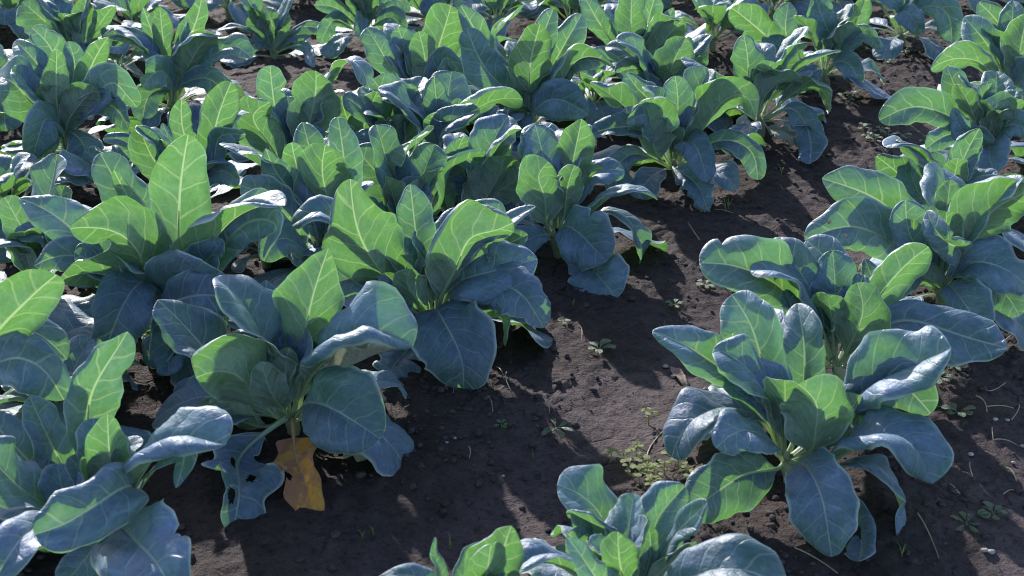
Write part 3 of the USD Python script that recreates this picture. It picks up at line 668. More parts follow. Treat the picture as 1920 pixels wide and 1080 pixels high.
plant((1778, 455), (1775, 405), 'plant packed behind the one at the right edge, one leaf standing up pointed', [
    ([(1740, 400, -.03), (1692, 335, -.05), (1641, 292, -.06)], 74, 5),
    ([(1755, 400, -.02), (1722, 360, -.03), (1702, 297, -.04)], 88, 5),
    ([(1770, 390, -.02), (1765, 340, -.03), (1733, 290, -.04)], 72, 20),
    ([(1778, 385, -.01), (1795, 325, -.02), (1835, 240, -.04)], 74, 10, {'c': (15, 15)}),
    ([(1785, 395, 0), (1805, 345, 0), (1872, 325, .02)], 75, 60, {'c': (30, 30)}),
    ([(1830, 410, .0), (1870, 370, .0), (1920, 330, .0)], 80, 170),
], inner=3, low=2)
plant((1862, 330), (1855, 270), 'plant near the right edge, one leaf stretching left across the sunlit soil', [
    ([(1820, 250, 0), (1765, 212, .02), (1712, 200, .03), (1659, 218, .05)], 82, 25, {'c': (12, 25)}),
    ([(1830, 240, -.06), (1805, 195, -.08), (1779, 128, -.1)], 76, 5),
    ([(1845, 230, -.04), (1842, 190, -.05), (1860, 156, -.06)], 54, 0),
    ([(1855, 250, .03), (1865, 215, .05), (1897, 183, .04)], 80, 175),
    ([(1845, 265, .02), (1808, 248, .06), (1788, 203, .06)], 66, 15, {'c': (30, 30)}),
    ([(1865, 230, -.06), (1882, 190, -.07), (1914, 163, -.07)], 55, 30),
    ([(1870, 255, .03), (1900, 233, .06), (1938, 255, .1)], 76, 20),
    ([(1855, 275, .05), (1855, 293, .12), (1866, 325, .19)], 100, 0),
    ([(1830, 265, .02), (1780, 252, .06), (1738, 277, .1)], 54, 10),
    ([(1850, 268, .06), (1840, 250, .1), (1864, 266, .14)], 40, 10),
], inner=3, low=2)
plant((1918, 215), (1902, 145), 'plant in the upper right corner, cut by the right edge of the picture', [
    ([(1870, 160, 0), (1840, 120, .03), (1790, 110, .04), (1742, 118, .04)], 92, 130, {'c': (20, 40), 'tw': 60}),
    ([(1885, 150, -.06), (1852, 85, -.08), (1810, 36, -.1)], 90, 0),
    ([(1900, 100, -.15), (1870, 40, -.18), (1838, 8, -.18)], 64, 0),
    ([(1905, 165, .04), (1912, 100, .06), (1926, 26, .06)], 98, 175),
    ([(1905, 165, .05), (1925, 140, .1), (1950, 160, .15)], 80, 20),
    ([(1890, 110, -.1), (1895, 60, -.1), (1905, 0, -.12)], 70, 10),
], inner=3, low=4)

# ---- behind the front row, on the left and in the middle
plant((-40, 815), (-50, 735), 'plant cut by the left edge, a bright leaf tip above and a blue leaf below', [
    ([(-30, 660, .1), (25, 590, .12), (108, 506, .12)], 160, 165, {'c': (5, 40)}),
    ([(-40, 720, .1), (25, 672, .16), (85, 700, .22), (112, 752, .25)], 135, 15),
    ([(-40, 700, .05), (40, 620, .05), (120, 640, .08)], 130, 60),
], inner=1, low=3)
plant((300, 660), (300, 580), 'plant with one tall pointed leaf standing over dark blue drooping leaves, left side', [
    ([(328, 530, 0), (334, 470, -.01), (336, 389, -.03), (343, 312, -.04), (354, 247, -.04)], 150, 178, {'c': (22, 40), 's0': .26, 'sh': (.62, .6), 'r': 18, 'e': -70}),
    ([(272, 505, .05), (242, 452, .08), (205, 428, .08), (149, 410, .07)], 205, 150, {'c': (28, 55), 'r': 21, 'e': -75, 'sh': (.6, .62)}),
    ([(260, 560, .06), (190, 515, .1), (108, 506, .13)], 155, 130, {'c': (10, 40)}),
    ([(220, 540, 0), (140, 480, .03), (58, 492, .06)], 100, 25),
    ([(345, 540, .02), (398, 458, .04), (436, 414, .05), (490, 394, .07), (530, 402, .09)], 200, 105, {'c': (15, 40)}),
    ([(420, 440, -.02), (470, 395, -.03), (530, 390, .0)], 90, 30),
    ([(400, 490, .02), (480, 412, .05), (512, 425, .1), (478, 468, .14)], 105, 15),
    ([(305, 558, .05), (345, 520, .13), (398, 532, .22)], 145, 5, {'c': (40, 20)}),
    ([(272, 528, .06), (233, 568, .15), (203, 652, .24)], 156, 0, {'c': (15, 25)}),
    ([(300, 590, .05), (312, 620, .1), (315, 708, .22)], 92, 0, {'holes': ((.72, -.04, .07, .05),), 'ns': 50, 'nv': 16}),
    ([(310, 580, .12), (375, 553, .2), (456, 562, .26)], 125, 15, {'c': (10, 10)}),
    ([(290, 500, -.08), (240, 385, -.13), (190, 286, -.16)], 112, 5),
    ([(290, 480, -.06), (240, 370, -.1), (214, 316, -.1)], 62, 170),
    ([(230, 520, 0), (145, 439, -.03), (95, 395, -.05), (46, 360, -.05)], 122, 20),
    ([(330, 540, .05), (385, 490, .08), (405, 455, .1)], 100, 20),
], inner=3, low=2)
plant((55, 590), (60, 520), 'plant by the left edge half hidden behind the tall pointed leaf plant', [
    ([(60, 470, 0), (40, 425, -.02), (8, 370, -.03)], 84, 170),
    ([(90, 490, 0), (75, 440, .02), (28, 440, .03)], 76, 55),
    ([(50, 480, .04), (20, 450, .06), (-30, 460, .08)], 80, 70),
    ([(100, 480, -.03), (130, 440, -.03), (150, 400, -.04)], 80, 10),
], inner=2, low=3)
plant((350, 425), (352, 365), 'plant with a pointed grey-green leaf leaning right, middle of the left half', [
    ([(395, 310, 0), (404, 240, 0), (433, 154, -.02)], 96, 168, {'c': (8, 50)}),
    ([(370, 320, -.03), (345, 250, -.04), (340, 183, -.05)], 52, 178),
    ([(330, 350, .02), (292, 305, .04), (261, 237, .04)], 90, 0),
    ([(400, 310, 0), (415, 255, .03), (449, 260, .06)], 64, 10),
    ([(370, 370, .02), (388, 320, .03), (432, 300, .04)], 66, 120),
    ([(300, 350, -.05), (235, 265, -.06), (192, 258, -.06)], 50, 30),
    ([(330, 340, -.05), (320, 280, -.06), (312, 235, -.06)], 40, 20),
    ([(380, 350, 0), (420, 320, .03), (445, 345, .08)], 70, 10),
], inner=3, low=3)
plant((610, 535), (603, 475), 'plant with a dark folded leaf on end, beside a white-streaked trough leaf', [
    ([(613, 400, .0), (613, 370, .02), (605, 320, .03), (616, 268, .02)], 135, 165, {'c': (5, 60)}),
    ([(655, 390, -.04), (650, 345, -.05), (645, 300, -.06), (637, 227, -.07)], 80, 5, {'c': (18, 18)}),
    ([(600, 400, -.1), (585, 300, -.12), (570, 230, -.14)], 84, 5),
    ([(570, 400, 0), (485, 308, 0), (450, 284, 0), (419, 260, 0)], 125, 85, {'c': (25, 30)}),
    ([(580, 400, .02), (518, 322, .04), (503, 280, .04)], 85, 15, {'r': 13}),
    ([(560, 440, .05), (500, 370, .09), (448, 347, .12)], 95, 15),
    ([(590, 380, -.02), (560, 320, -.03), (548, 265, -.04)], 66, 170),
    ([(620, 460, .05), (660, 420, .1), (640, 400, .1)], 70, 10),
    ([(560, 460, .08), (520, 450, .14), (495, 490, .18)], 90, 10),
], inner=3, low=2)
plant((762, 505), (760, 440), 'plant with one broad dark green leaf facing the camera, in the middle of the group', [
    ([(748, 420, -.03), (735, 367, -.05), (708, 325, -.07), (664, 278, -.08)], 160, 0, {'c': (15, 5), 'r': 11}),
    ([(750, 380, -.06), (725, 292, -.08), (768, 268, -.08), (818, 260, -.06)], 100, 95, {'c': (25, 30)}),
    ([(770, 420, -.01), (770, 380, 0), (800, 340, 0)], 90, 30),
    ([(740, 430, .02), (700, 400, .05), (690, 370, .05)], 80, 40),
], inner=3, low=2)
plant((885, 455), (872, 398), 'plant with a trough-shaped leaf showing a white crest, left of the tall folded leaf', [
    ([(810, 420, 0), (822, 350, .02), (850, 303, .03), (907, 278, .03)], 150, 62, {'c': (45, 60)}),
    ([(870, 430, .02), (912, 370, .04), (935, 330, .03), (944, 288, .02)], 150, 162, {'c': (5, 55)}),
    ([(905, 370, .0), (950, 350, .0), (975, 320, -.02)], 110, 170),
    ([(840, 390, .02), (830, 355, .04), (820, 330, .04)], 60, 160),
    ([(900, 340, -.08), (910, 290, -.1), (900, 260, -.1)], 60, 0),
    ([(930, 320, -.08), (945, 270, -.1), (940, 244, -.1)], 52, 160),
    ([(890, 340, -.1), (860, 290, -.1), (870, 255, -.08)], 80, 20),
], inner=3, low=2)
plant((555, 350), (550, 298), 'plant with two broad veined leaves standing side by side, upper middle left', [
    ([(540, 300, -.04), (520, 230, -.06), (506, 122, -.08)], 70, 0),
    ([(560, 290, 0), (582, 222, .02), (598, 128, .02)], 118, 168, {'c': (5, 30)}),
    ([(530, 310, .04), (505, 270, .07), (475, 218, .08), (505, 195, .09)], 95, 165, {'c': (20, 30)}),
    ([(590, 260, -.03), (620, 165, -.04), (660, 112, -.04), (712, 138, -.01)], 95, 115, {'c': (0, 40)}),
    ([(560, 290, .03), (580, 260, .06), (610, 250, .08)], 60, 20),
    ([(525, 300, 0), (470, 250, 0), (440, 200, 0)], 70, 20),
], inner=3, low=3)
plant((742, 350), (738, 300), 'plant with a grey-green spoon-shaped leaf beside a wide bright leaf, upper middle', [
    ([(695, 310, -.02), (680, 250, -.02), (712, 171, -.04)], 82, 165, {'c': (20, 20)}),
    ([(770, 295, -.05), (757, 240, -.08), (700, 148, -.1)], 112, 5, {'c': (10, 20)}),
    ([(740, 270, -.1), (760, 200, -.12), (770, 155, -.12)], 70, 10),
    ([(720, 300, .03), (690, 270, .06), (660, 260, .08)], 70, 20),
    ([(700, 290, -.06), (650, 220, -.07), (640, 180, -.07)], 66, 10),
], inner=3, low=3)
plant((835, 355), (830, 300), 'plant with a curled white-rimmed leaf in front of a wide one leaning right', [
    ([(828, 270, -.05), (820, 205, -.06), (814, 143, -.08)], 68, 0),
    ([(828, 295, 0), (847, 253, 0), (890, 207, 0), (976, 170, 0)], 120, 135, {'c': (0, 45)}),
    ([(830, 285, .05), (835, 240, .08), (860, 220, .09), (900, 208, .1)], 95, 55, {'c': (40, 50)}),
    ([(828, 310, .04), (830, 265, .06), (806, 213, .06)], 74, 175),
    ([(850, 280, .0), (855, 220, -.02), (860, 185, -.03)], 50, 170),
    ([(870, 310, .04), (900, 290, .09), (940, 310, .13)], 80, 20),
], inner=3, low=3)
plant((990, 275), (988, 212), 'plant with a dark blue leaf hanging straight down in shade, centre of the upper half', [
    ([(992, 187, .03), (996, 110, .05), (1015, 43, .04)], 108, 175, {'c': (15, 25)}),
    ([(965, 190, -.02), (912, 130, -.03), (876, 53, -.04)], 92, 0, {'c': (12, 12)}),
    ([(1010, 200, 0), (1050, 155, .02), (1085, 112, .03), (1154, 103, .05)], 110, 130, {'c': (0, 45)}),
    ([(1030, 180, -.02), (1090, 115, -.01), (1132, 116, .02)], 50, 20),
    ([(1005, 205, .05), (1042, 186, .1), (1105, 215, .16)], 98, 5, {'c': (30, 10)}),
    ([(985, 215, .05), (970, 228, .1), (973, 293, .21)], 100, 0),
    ([(1000, 150, -.06), (1020, 62, -.08), (1036, 22, -.08)], 66, 0),
    ([(980, 170, -.08), (925, 65, -.1), (985, 14, -.1)], 80, 90),
    ([(940, 150, -.1), (888, 52, -.12), (865, 12, -.12)], 60, 0),
    ([(1020, 160, -.08), (1060, 80, -.1), (1087, 33, -.1)], 84, 0),
], inner=3, low=2)
plant((1245, 235), (1245, 190), 'plant behind the heart-shaped blue leaf, with a twisted white-lit leaf', [
    ([(1230, 165, 0), (1192, 128, .02), (1156, 138, .05)], 60, 15, {'r': 13}),
    ([(1235, 170, 0), (1215, 130, 0), (1199, 86, 0)], 50, 0),
    ([(1250, 175, 0), (1258, 130, .02), (1286, 70, .01)], 98, 172, {'c': (10, 40)}),
    ([(1250, 190, .03), (1215, 165, .06), (1177, 148, .07)], 66, 25),
    ([(1260, 175, -.05), (1290, 135, -.06), (1320, 90, -.06)], 60, 10),
    ([(1255, 150, -.03), (1285, 110, -.05), (1290, 75, -.05)], 50, 0),
], inner=3, low=3)

# ---- the back of the picture
plant((125, 310), (120, 248), 'plant in the upper left with a blue tongue-shaped leaf hanging in front', [
    ([(100, 230, 0), (55, 187, .02), (25, 155, .02), (-18, 132, 0)], 125, 10, {'c': (5, 15)}),
    ([(115, 240, .03), (107, 195, .05), (107, 91, .04)], 70, 175),
    ([(125, 235, .05), (150, 195, .07), (178, 160, .06)], 84, 175, {'c': (20, 20)}),
    ([(140, 230, .02), (180, 180, .04), (212, 155, .06), (242, 202, .1)], 96, 35),
    ([(110, 240, .05), (86, 224, .12), (68, 294, .22)], 92, 0, {'c': (25, 20), 's0': .15, 'sh': (.5, .5)}),
    ([(125, 250, .03), (150, 262, .08), (166, 347, .2)], 84, 0),
    ([(135, 220, -.04), (160, 150, -.05), (201, 62, -.06)], 74, 168, {'c': (10, 40)}),
    ([(140, 240, .02), (200, 195, .05), (246, 243, .12)], 64, 5),
    ([(110, 180, -.1), (95, 90, -.12), (58, 52, -.12)], 86, 0, {'r': 11}),
    ([(105, 200, -.06), (70, 120, -.08), (24, 73, -.09)], 66, 0),
    ([(110, 250, .05), (80, 275, .13), (66, 332, .22)], 68, 0),
    ([(120, 200, -.08), (140, 130, -.1), (130, 80, -.1)], 54, 10),
], inner=3, low=2)
plant((320, 228), (318, 168), 'plant in the upper left with a round blue leaf between two standing green ones', [
    ([(315, 150, -.03), (308, 95, -.05), (300, 16, -.07)], 56, 175),
    ([(330, 160, 0), (347, 136, .02), (376, 85, .03), (402, 58, .02)], 92, 165, {'c': (5, 30)}),
    ([(320, 150, .06), (298, 133, .11), (264, 163, .18)], 70, 0, {'c': (20, 20)}),
    ([(340, 165, 0), (395, 110, .02), (440, 88, .03), (472, 113, .07)], 64, 60, {'c': (25, 30)}),
    ([(315, 170, .03), (285, 175, .08), (267, 233, .16)], 66, 0),
    ([(330, 170, .03), (390, 148, .06), (432, 202, .14)], 64, 15),
    ([(305, 140, -.03), (245, 70, -.04), (194, 68, -.02)], 66, 50, {'c': (25, 25)}),
    ([(325, 140, -.08), (360, 60, -.1), (381, -6, -.1)], 56, 165),
    ([(312, 140, -.08), (285, 60, -.1), (267, 12, -.1)], 46, 0),
    ([(330, 150, -.05), (345, 90, -.07), (350, 40, -.07)], 44, 20),
], inner=3, low=3)
plant((515, 112), (513, 96), 'smallest plant of all, low and open on bare soil at the upper left', [
    ([(503, 88, 0), (455, 54, .01), (400, 55, .02)], 36, 75),
    ([(510, 88, -.02), (495, 60, -.03), (464, 34, -.04)], 46, 0),
    ([(512, 82, -.06), (510, 45, -.08), (498, 16, -.08)], 46, 0),
    ([(518, 86, -.04), (530, 50, -.05), (539, 23, -.05)], 32, 0),
    ([(515, 93, .02), (530, 75, .03), (536, 50, .03)], 42, 175),
    ([(520, 92, .01), (560, 65, .03), (585, 66, .05)], 38, 20),
    ([(510, 95, .03), (482, 82, .06), (464, 99, .1)], 36, 0),
    ([(520, 98, .02), (560, 85, .05), (580, 127, .12)], 34, 15),
    ([(520, 90, -.04), (580, 50, -.04), (617, 69, 0)], 34, 25),
], inner=2, low=1)
plant((142, 138), (145, 102), 'plant at the top left, one leaf on a long upright stalk touching the edge', [
    ([(155, 108, .03), (155, 70, .04), (161, -2, .03)], 66, 178),
    ([(135, 95, -.03), (95, 50, -.04), (40, 2, -.05)], 92, 0),
    ([(160, 90, 0), (185, 50, 0), (211, 8, 0)], 50, 150),
    ([(130, 100, 0), (90, 80, .03), (60, 60, .04)], 50, 20),
    ([(130, 90, -.08), (120, 40, -.1), (110, -5, -.1)], 60, 0),
], inner=3, low=4)
plant((690, 95), (690, 58), 'plant at the top edge, left of the middle, with dark blue leaves hanging', [
    ([(690, 60, .03), (680, 33, .08), (679, 78, .17)], 46, 0),
    ([(700, 50, .02), (735, 33, .05), (756, 66, .12)], 56, 0),
    ([(690, 50, 0), (740, -2, .03), (767, 20, .09)], 42, 0),
    ([(670, 50, 0), (622, 12, .03), (590, 10, .06)], 48, 20),
    ([(670, 60, 0), (628, 38, .05), (604, 80, .13)], 46, 0),
    ([(685, 50, -.03), (668, 0, -.04), (660, -50, -.05)], 50, 0),
], inner=3, low=3)
plant((812, 60), (812, 20), 'plant mostly above the top edge with one big dark blue leaf hanging', [
    ([(805, 25, .05), (810, -5, .1), (815, 38, .18)], 74, 0),
    ([(830, 20, .02), (850, -10, .04), (870, 15, .1)], 50, 0),
    ([(790, 20, .02), (760, -20, .04), (742, 5, .08)], 60, 10),
], inner=3, low=3)
plant((785, 240), (785, 192), 'plant with a blue leaf dipping forward between green standing ones, top middle', [
    ([(770, 185, -.02), (738, 135, -.03), (691, 53, -.04)], 82, 5),
    ([(803, 175, 0), (822, 90, .02), (852, 8, .02)], 102, 165, {'c': (5, 40)}),
    ([(800, 185, .05), (838, 108, .09), (850, 148, .15)], 66, 0),
    ([(790, 190, .04), (798, 130, .05), (785, 58, .04)], 70, 178),
    ([(770, 190, -.05), (762, 110, -.06), (745, 50, -.07)], 60, 10),
    ([(800, 180, -.08), (850, 120, -.1), (880, 80, -.1)], 60, 10),
], inner=3, low=3)
plant((1185, 170), (1180, 128), 'plant with one tall veined leaf reaching the top edge, right of the middle', [
    ([(1182, 118, .02), (1183, 60, .03), (1184, -22, .02)], 80, 178),
    ([(1200, 128, 0), (1226, 98, .02), (1280, 36, .02)], 92, 165, {'c': (5, 30)}),
    ([(1165, 110, -.04), (1125, 45, -.05), (1095, -8, -.05)], 56, 0),
    ([(1200, 115, -.05), (1240, 60, -.06), (1262, 15, -.06)], 50, 0),
    ([(1165, 125, .03), (1130, 110, .06), (1100, 130, .1)], 60, 10),
    ([(1200, 110, -.1), (1215, 40, -.12), (1230, -10, -.12)], 64, 0),
], inner=3, low=3)

# the plants further up, of which only the lower leaves come into the picture
for k, (u, v, sd, txt) in enumerate([
        (30, 62, 5, 'plant in the top left corner, its leaf tips cut by both edges'),
        (255, 78, 8, 'plant at the top edge behind the round blue leaf plant, upper left'),
        (430, 38, 12, 'plant at the top edge just behind the smallest plant'),
        (930, 62, 14, 'plant at the top edge behind the standing leaves, centre of the picture'),
        (1070, 60, 21, 'plant at the top edge left of the tallest veined leaf'),
        (1335, 95, 23, 'plant at the top edge between the two tall veined leaves, right half'),
        (1445, 42, 27, 'plant at the top edge left of the hanging dark leaves, right half'),
        (1560, 30, 29, 'plant at the top edge behind the small round hanging leaf')]):
    wild_plant((u, v), txt, sd, n=12, size=.95 if v > 40 else .85)
# low plants crowded in between the others
for (u, v, sd, sz, txt) in [
        (120, 815, 71, .72, 'low dark plant half hidden behind the corner plant, by the left edge'),
        (425, 690, 72, .72, 'low dark plant crowded behind the yellow leaf plant'),
        (500, 500, 73, .74, 'low plant crowded between the tall pointed leaf and the folded leaf on end'),
        (690, 545, 74, .70, 'low plant crowded behind the wide drooping blue leaf plant'),
        (20, 420, 75, .80, 'low plant at the left edge under the blue tongue leaf plant'),
        (225, 385, 76, .74, 'low plant between the blue tongue leaf and the leaning grey-green leaf'),
        (455, 330, 77, .70, 'low plant crowded left of the two broad veined leaves'),
        (655, 360, 78, .70, 'low plant crowded between the broad veined leaves and the spoon-shaped leaf'),
        (1010, 385, 79, .66, 'low plant in shade below the dark blue leaf hanging straight down'),
        (905, 300, 80, .66, 'low plant in shade right of the curled white-rimmed leaf'),
        (1110, 215, 81, .68, 'low plant in shade between the straight-hanging leaf and the twisted leaf'),
        (225, 150, 82, .72, 'low plant between the upright-stalk leaf and the round blue leaf'),
        (20, 190, 83, .80, 'low plant at the left edge above the blue tongue leaf plant'),
        (905, 165, 84, .70, 'low plant in shade behind the blue leaf dipping forward')]:
    wild_plant((u, v), txt, sd, n=12, size=sz)
for k, (u, v, sd, txt) in enumerate([(-130, 300, 47, 'level with the blue tongue leaf'), (-190, 500, 49, 'level with the tall pointed leaf'), (-130, 130, 51, 'near the upper left corner'), (-260, 700, 55, 'level with the cut blue leaf')]):
    wild_plant((u, v), 'plant just outside the left edge, ' + txt, sd, n=11)
for k, (u, v, sd, txt) in enumerate([
        (150, 5, 31, 'above the upright-stalk leaf'), (340, -5, 43, 'above the round blue leaf'), (560, -10, 33, 'above the smallest plant'), (700, -20, 35, 'above the dark hanging leaves'),
        (1000, -5, 36, 'above the centre'), (1180, -15, 37, 'above the tallest veined leaf'), (1300, -5, 39, 'right of the tallest veined leaf'), (1500, -30, 40, 'above the round hanging leaf'),
        (1760, 5, 41, 'above the path'), (1930, -10, 42, 'at the upper right corner'), (30, -40, 44, 'at the upper left corner')]):
    wild_plant((u, v), 'plant mostly beyond the top edge, ' + txt, sd, n=11)

# ------------------------------------------------------------------ small things on the soil
rs = np.random.RandomState(4)
# clods and crumbs of soil
ico1, ico0 = trimesh.creation.icosphere(subdivisions=1, radius=1.0), trimesh.creation.icosphere(subdivisions=0, radius=1.0)
nv_ = 0
cv, cf = [], []
cnt = 0
tries = 0
xs_ = rs.uniform(-1.9, 2.4, 60000); ys_ = 2.0 + 4.2 * rs.rand(60000) ** 1.5
dn = meshkit.fbm(np.stack([xs_ * 2.6, ys_ * 2.6, 0 * xs_ + 3.3], -1), 3, 8)
cc = ((xs_ * PERP[0] + ys_ * PERP[1] - ROW_A) / (ROW_B - ROW_A)) % 1.0
ok = (rs.rand(60000) < np.clip((dn - .34) * 3.2, .05, 1) * (1 - .72 * np.exp(-((cc - .60) / .17) ** 2))) & (abs(xs_) < .40 * ys_ + .1)
xs_, ys_ = xs_[ok][:11000], ys_[ok][:11000]
zs_ = height(xs_, ys_)
for x, y, z in zip(xs_, ys_, zs_):
    r = .0018 + .0085 * rs.rand() ** 4.5
    ico = ico1 if r > .0032 else ico0
    a = rs.rand() * 6.28
    v = ico.vertices * (1 + .5 * (rs.rand(len(ico.vertices)) - .5))[:, None] * np.array([1, rs.uniform(.7, 1.2), rs.uniform(.55, .8)]) * r
    v = v @ np.array([[math.cos(a), -math.sin(a), 0], [math.sin(a), math.cos(a), 0], [0, 0, 1]])
    cv.append(v + [x, y, z + r * .25]); cf.append(ico.faces + nv_); nv_ += len(ico.vertices)
o = obj('soil_crumbs', (np.vstack(cv), np.vstack(cf)), M['clod'])
tag(o.GetPrim(), 'loose dark crumbs and clods of soil scattered over the field', 'soil crumbs', kind='stuff')

# where a small thing lies, said by the nearest thing one can find
MARKS = [(560, 900, 'the yellow dying leaf'), (850, 640, 'the wide drooping blue leaf'), (1560, 900, 'the big foreground plant'), (1275, 705, 'the dry brown leaf'), (1205, 360, 'the long leaf pointing right'),
         (1320, 290, 'the heart-shaped blue leaf'), (1510, 270, 'the long hanging blue leaf'), (1790, 450, 'the curled silvery leaf'), (1900, 1060, 'the lower right corner'), (1915, 800, 'the right edge'),
         (1000, 1000, 'the bottom plant tips'), (1060, 520, 'the folded bright leaf plant'), (60, 280, 'the blue tongue leaf'), (290, 640, 'the tall pointed leaf plant'), (1640, 75, 'the round hanging leaf'),
         (1665, 215, 'the left-stretching leaf'), (1043, 806, 'the grey-green rosette'), (1123, 658, 'the five-leaf seedling'), (1220, 890, 'the creeping weeds'), (1250, 620, 'the upright green leaf tip'), (1730, 960, 'the lowest drooping leaf')]
said = {}
def where(u, v, what):
    m = min(MARKS, key=lambda q: math.hypot(q[0] - u, q[1] - v))
    dx, dy = u - m[0], v - m[1]
    side = ('right of' if dx > 0 else 'left of') if abs(dx) > abs(dy) else ('below' if dy > 0 else 'above')
    d = math.hypot(dx, dy)
    t = f"{what} {'close by' if d < 45 else 'some way'} {side} {m[2]}".replace('close by right of', 'close to the right of').replace('close by left of', 'close to the left of').replace('close by', 'close')
    k = said.get(t, 0); said[t] = k + 1
    return t + ('', ', another one', ', a further one', ', a fourth one', ', a fifth one', ', a sixth one', ', a seventh one')[min(k, 6)]

# pale pebbles
for (u, v, r) in [(852, 822, .004), (1818, 776, .006), (1866, 787, .005), (1889, 788, .004), (1820, 853, .006), (1917, 837, .005), (1793, 923, .004), (1846, 1033, .006), (1858, 1036, .007),
                  (1248, 688, .006), (1262, 707, .005), (1425, 257, .008), (1135, 640, .003), (838, 830, .003), (1900, 868, .004), (1322, 730, .004), (944, 893, .003)]:
    p = ground_at(u, v)
    m = trimesh.creation.icosphere(subdivisions=2, radius=r)
    vv = m.vertices * (1 + .3 * (meshkit.noise(m.vertices / r * 1.2 + u, 3) - .5))[:, None] * [1.2, .9, .7] + [0, 0, r * .3]
    q = usdkit.mesh(stage, numbered('/World/pebble'), (vv, m.faces), M['pebble'], smooth=True)
    q.AddTranslateOp().Set(Gf.Vec3d(*map(float, p)))
    tag(q.GetPrim(), where(u, v, 'pale pebble'), 'pebble', 'pale pebbles on the soil')

# dry straws
def straw(pts, r, lift=.004):
    P = []
    for (u, v) in pts:
        p = ground_at(u, v); P.append(p + [0, 0, lift])
    P = np.array(P)
    o0 = P[0].copy()
    if len(P) == 2:
        d = P[1] - P[0]
        P = np.array([P[0], (P[0] + P[1]) / 2 + np.array([-d[1], d[0], 0]) * rs.uniform(-.12, .12) + [0, 0, .006], P[1]])
    f = CubicSpline(np.linspace(0, 1, len(P)), P)
    Q = f(np.linspace(0, 1, 9))
    T = np.gradient(Q, axis=0); T /= np.linalg.norm(T, axis=1, keepdims=True)
    N = np.tile([0, 0, 1.0], (9, 1)); N -= T * (N * T).sum(1)[:, None]; N /= np.linalg.norm(N, axis=1, keepdims=True)
    V, F = tube(Q - o0, np.full(9, r) * np.linspace(1, .6, 9), N, T, 5)
    q = usdkit.mesh(stage, numbered('/World/dry_straw'), (V, F), M['straw'], smooth=True)
    q.AddTranslateOp().Set(Gf.Vec3d(*map(float, o0)))
    tag(q.GetPrim(), where(pts[0][0], pts[0][1], 'thin straw'), 'straw', 'dry straws on the soil')
for s_ in [[(1314, 455), (1290, 420)], [(915, 745), (924, 776)], [(1031, 758), (1030, 776)], [(878, 840), (880, 862)], [(740, 790), (767, 762)], [(1720, 965), (1740, 1000), (1760, 1050)],
           [(1885, 640), (1900, 628), (1925, 610)], [(1250, 805), (1215, 850), (1222, 885)], [(1830, 745), (1850, 775)], [(1850, 765), (1900, 768)], [(1896, 790), (1910, 760)], [(1860, 805), (1862, 828)],
           [(1862, 828), (1910, 840)], [(1755, 765), (1785, 775)], [(1845, 730), (1860, 735), (1885, 720)], [(1085, 612), (1090, 640)], [(950, 700), (958, 735)],
           [(930, 690), (945, 715)], [(1490, 1030), (1530, 1050), (1570, 1078)], [(830, 700), (850, 740)], [(1780, 910), (1800, 930)], [(1880, 930), (1900, 922)],
           [(1700, 290), (1730, 285)], [(230, 700), (290, 705)], [(1340, 395), (1375, 402)], [(1818, 870), (1825, 900)], [(1888, 880), (1905, 905)]]:
    straw(s_, rs.uniform(.0011, .0019))

# one dry brown leaf on the path
pb = ground_at(1268, 705)
tl = thing('fallen_leaf', 'small dry brown curled leaf lying on the pale soil of the path', 'dry leaf', pb)
V, F, uv, *_ = leaf_surface(np.array([ground_at(1256, 690) + [0, 0, .006], ground_at(1268, 706) + [0, 0, .012], ground_at(1287, 725) + [0, 0, .006]]), .030, np.array([0, -.3, 1.0]), cup=(40, 40), edge=20, ruffle=10, seed=5, s0=.06, ns=20, nv=6)
obj('blade', (V, F), M['dry'], tl, True, uv, pb)

# weeds: seedlings, rosettes and fleshy creeping sprigs
def weed(u, v, label, n, L, w, el, mat='weed', stem=.0, group=None, seed=0):
    r = random.Random(seed)
    b = ground_at(u, v)
    t = thing('weed', label, 'weed', b, group)
    top = b + np.array([0, 0, .004 + stem])
    P = np.array([b + (top - b) * k for k in (-.3, .5, 1.0)]) + np.array([[0, 0, -.003], [.001, 0, 0], [0, 0, .001]])
    obj('stalk', tube(P, np.array([.0016, .0014, .0012]), np.tile([0, 1.0, 0], (3, 1)), np.tile([0, 0, 1.0], (3, 1)), 5), M['stalk'], t, True, None, b)
    for i in range(n):
        az = i * 2.4 + r.uniform(-.4, .4) + seed
        l = L * r.uniform(.7, 1.15)
        hh = top - np.array([0, 0, stem * .6 * (i / max(n - 1, 1))])
        rr = np.array([math.sin(az), math.cos(az), 0])
        e = math.radians(el + r.uniform(-15, 15))
        C = np.array([hh, hh + l * .5 * (rr * math.cos(e) + [0, 0, math.sin(e)]), hh + l * (rr * math.cos(e * .5) + np.array([0, 0, math.sin(e * .5)]))])
        C[:, 2] = np.maximum(C[:, 2], np.array([gz(*c[:2]) for c in C]) + .004)
        nn = np.array([0, 0, 1.0]) - rr * .4
        build_leaf(t, b, C, l * w, nn, mat, None, rib=False, cup=(15, 15), edge=-10, ruffle=4, s0=.3, ns=10, nv=4, wave=.6)
weed(1123, 658, 'pale seedling with five oval leaves on open soil, middle of the path', 6, .040, .55, 25, seed=1)
weed(1322, 537, 'small seedling beside the wide leaf reaching left over the path', 5, .030, .6, 30, seed=2)
weed(1265, 574, 'loose seedling on soil left of the upright green tip leaf', 7, .026, .55, 25, seed=3)
weed(1042, 806, 'flat grey-green rosette of narrow leaves in the middle of the path', 8, .048, .28, 10, seed=4)
weed(1796, 780, 'seedling with oval leaves right of the big foreground plant', 6, .040, .5, 30, seed=5)
weed(1862, 965, 'low weed near the lower right corner, its leaves lying flat', 9, .034, .5, 15, seed=6)
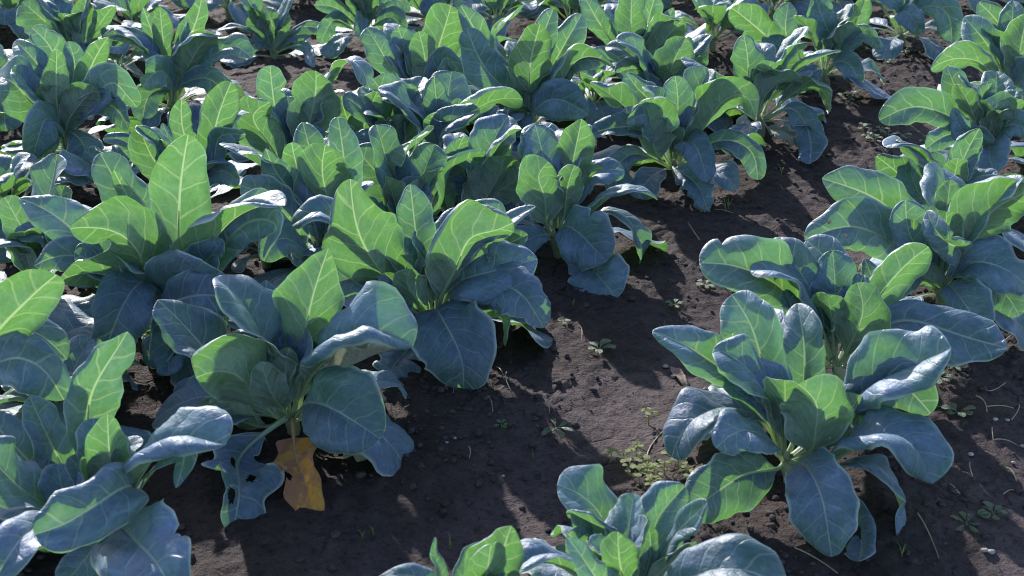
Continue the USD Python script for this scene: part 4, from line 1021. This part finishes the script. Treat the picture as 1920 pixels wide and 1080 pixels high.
weed(1812, 985, 'sparse weed with narrow leaves on soil by the lower right corner', 6, .036, .35, 10, seed=7)
weed(1760, 712, 'weed beside the dark drooping leaf of the right-hand row', 8, .036, .45, 25, seed=8)
weed(1785, 690, 'small weed in the shade right of the big foreground plant', 6, .034, .45, 25, seed=9)
weed(1022, 592, 'tiny bright seedling next to the bitten hanging leaf', 5, .020, .6, 30, seed=10)
weed(1057, 607, 'tiny seedling on soil below the middle row, alone', 5, .018, .6, 30, seed=11)
weed(940, 800, 'faint small weed on the shaded path near its pebbles', 5, .02, .5, 25, seed=12)
weed(1630, 262, 'small weed on the sunlit far path near the left-stretching leaf', 6, .04, .5, 30, seed=13)
sp = [(1145, 868, 2), (1168, 872, 1), (1192, 858, 2), (1180, 893, 3), (1198, 905, 4), (1215, 895, 5), (1232, 905, 3), (1270, 880, 6), (1258, 870, 7), (1245, 890, 8), (1286, 900, 9), (1225, 925, 10), (1205, 880, 11),
      (1215, 795, 12)]
for k, (u, v, sd) in enumerate(sp):
    weed(u, v, where(u, v, 'fleshy creeping sprig'), 6, .022, .6, 40, mat='sprig', stem=.026, group='creeping weed sprigs by the right row', seed=20 + sd)
for k, (u, v) in enumerate([(1650, 250), (1665, 258), (1618, 245), (1735, 270), (1720, 290), (1640, 268), (1690, 262), (1600, 185), (1585, 192), (1660, 120), (1695, 100)]):
    weed(u, v, where(u, v, 'tiny far weed'), 5, .035, .5, 25, stem=.01, group='tiny far weeds on the path', seed=60 + k)

# thin blades of grass coming up
gvv, gff, c0 = [], [], 0
for (u, v, h) in [(945, 812, .06), (1242, 628, .06), (1244, 632, .05), (900, 1070, .05), (845, 1030, .04), (700, 1005, .05), (1465, 330, .06), (725, 820, .06), (722, 812, .05), (1365, 395, .08), (1360, 398, .06), (680, 1010, .04), (1000, 860, .03),
                  (1190, 545, .04), (1075, 575, .03), (1345, 520, .05), (1880, 880, .04), (1690, 1045, .04)]:
    b = ground_at(u, v)
    for q in range(3):
        a = rs.rand() * 6.28; d = np.array([math.cos(a), math.sin(a), 0]); sd = np.array([-d[1], d[0], 0])
        hh = h * rs.uniform(.6, 1.1)
        for i in range(6):
            t = i / 5
            p = b + d * (.35 * hh * t * t) + np.array([0, 0, hh * t * (1 - .25 * t)])
            wd = .0018 * (1 - t) + .0002
            gvv += [p - sd * wd, p + sd * wd]
        for i in range(5):
            k = c0 + 2 * i
            gff += [[k, k + 1, k + 3], [k, k + 3, k + 2]]
        c0 += 12
o = obj('grass_sprouts', (np.array(gvv), np.array(gff)), M['weed'], uv=np.tile([.4, .1], (len(gvv), 1)))
tag(o.GetPrim(), 'thin green grass sprouts coming up singly through the soil', 'grass', kind='stuff')
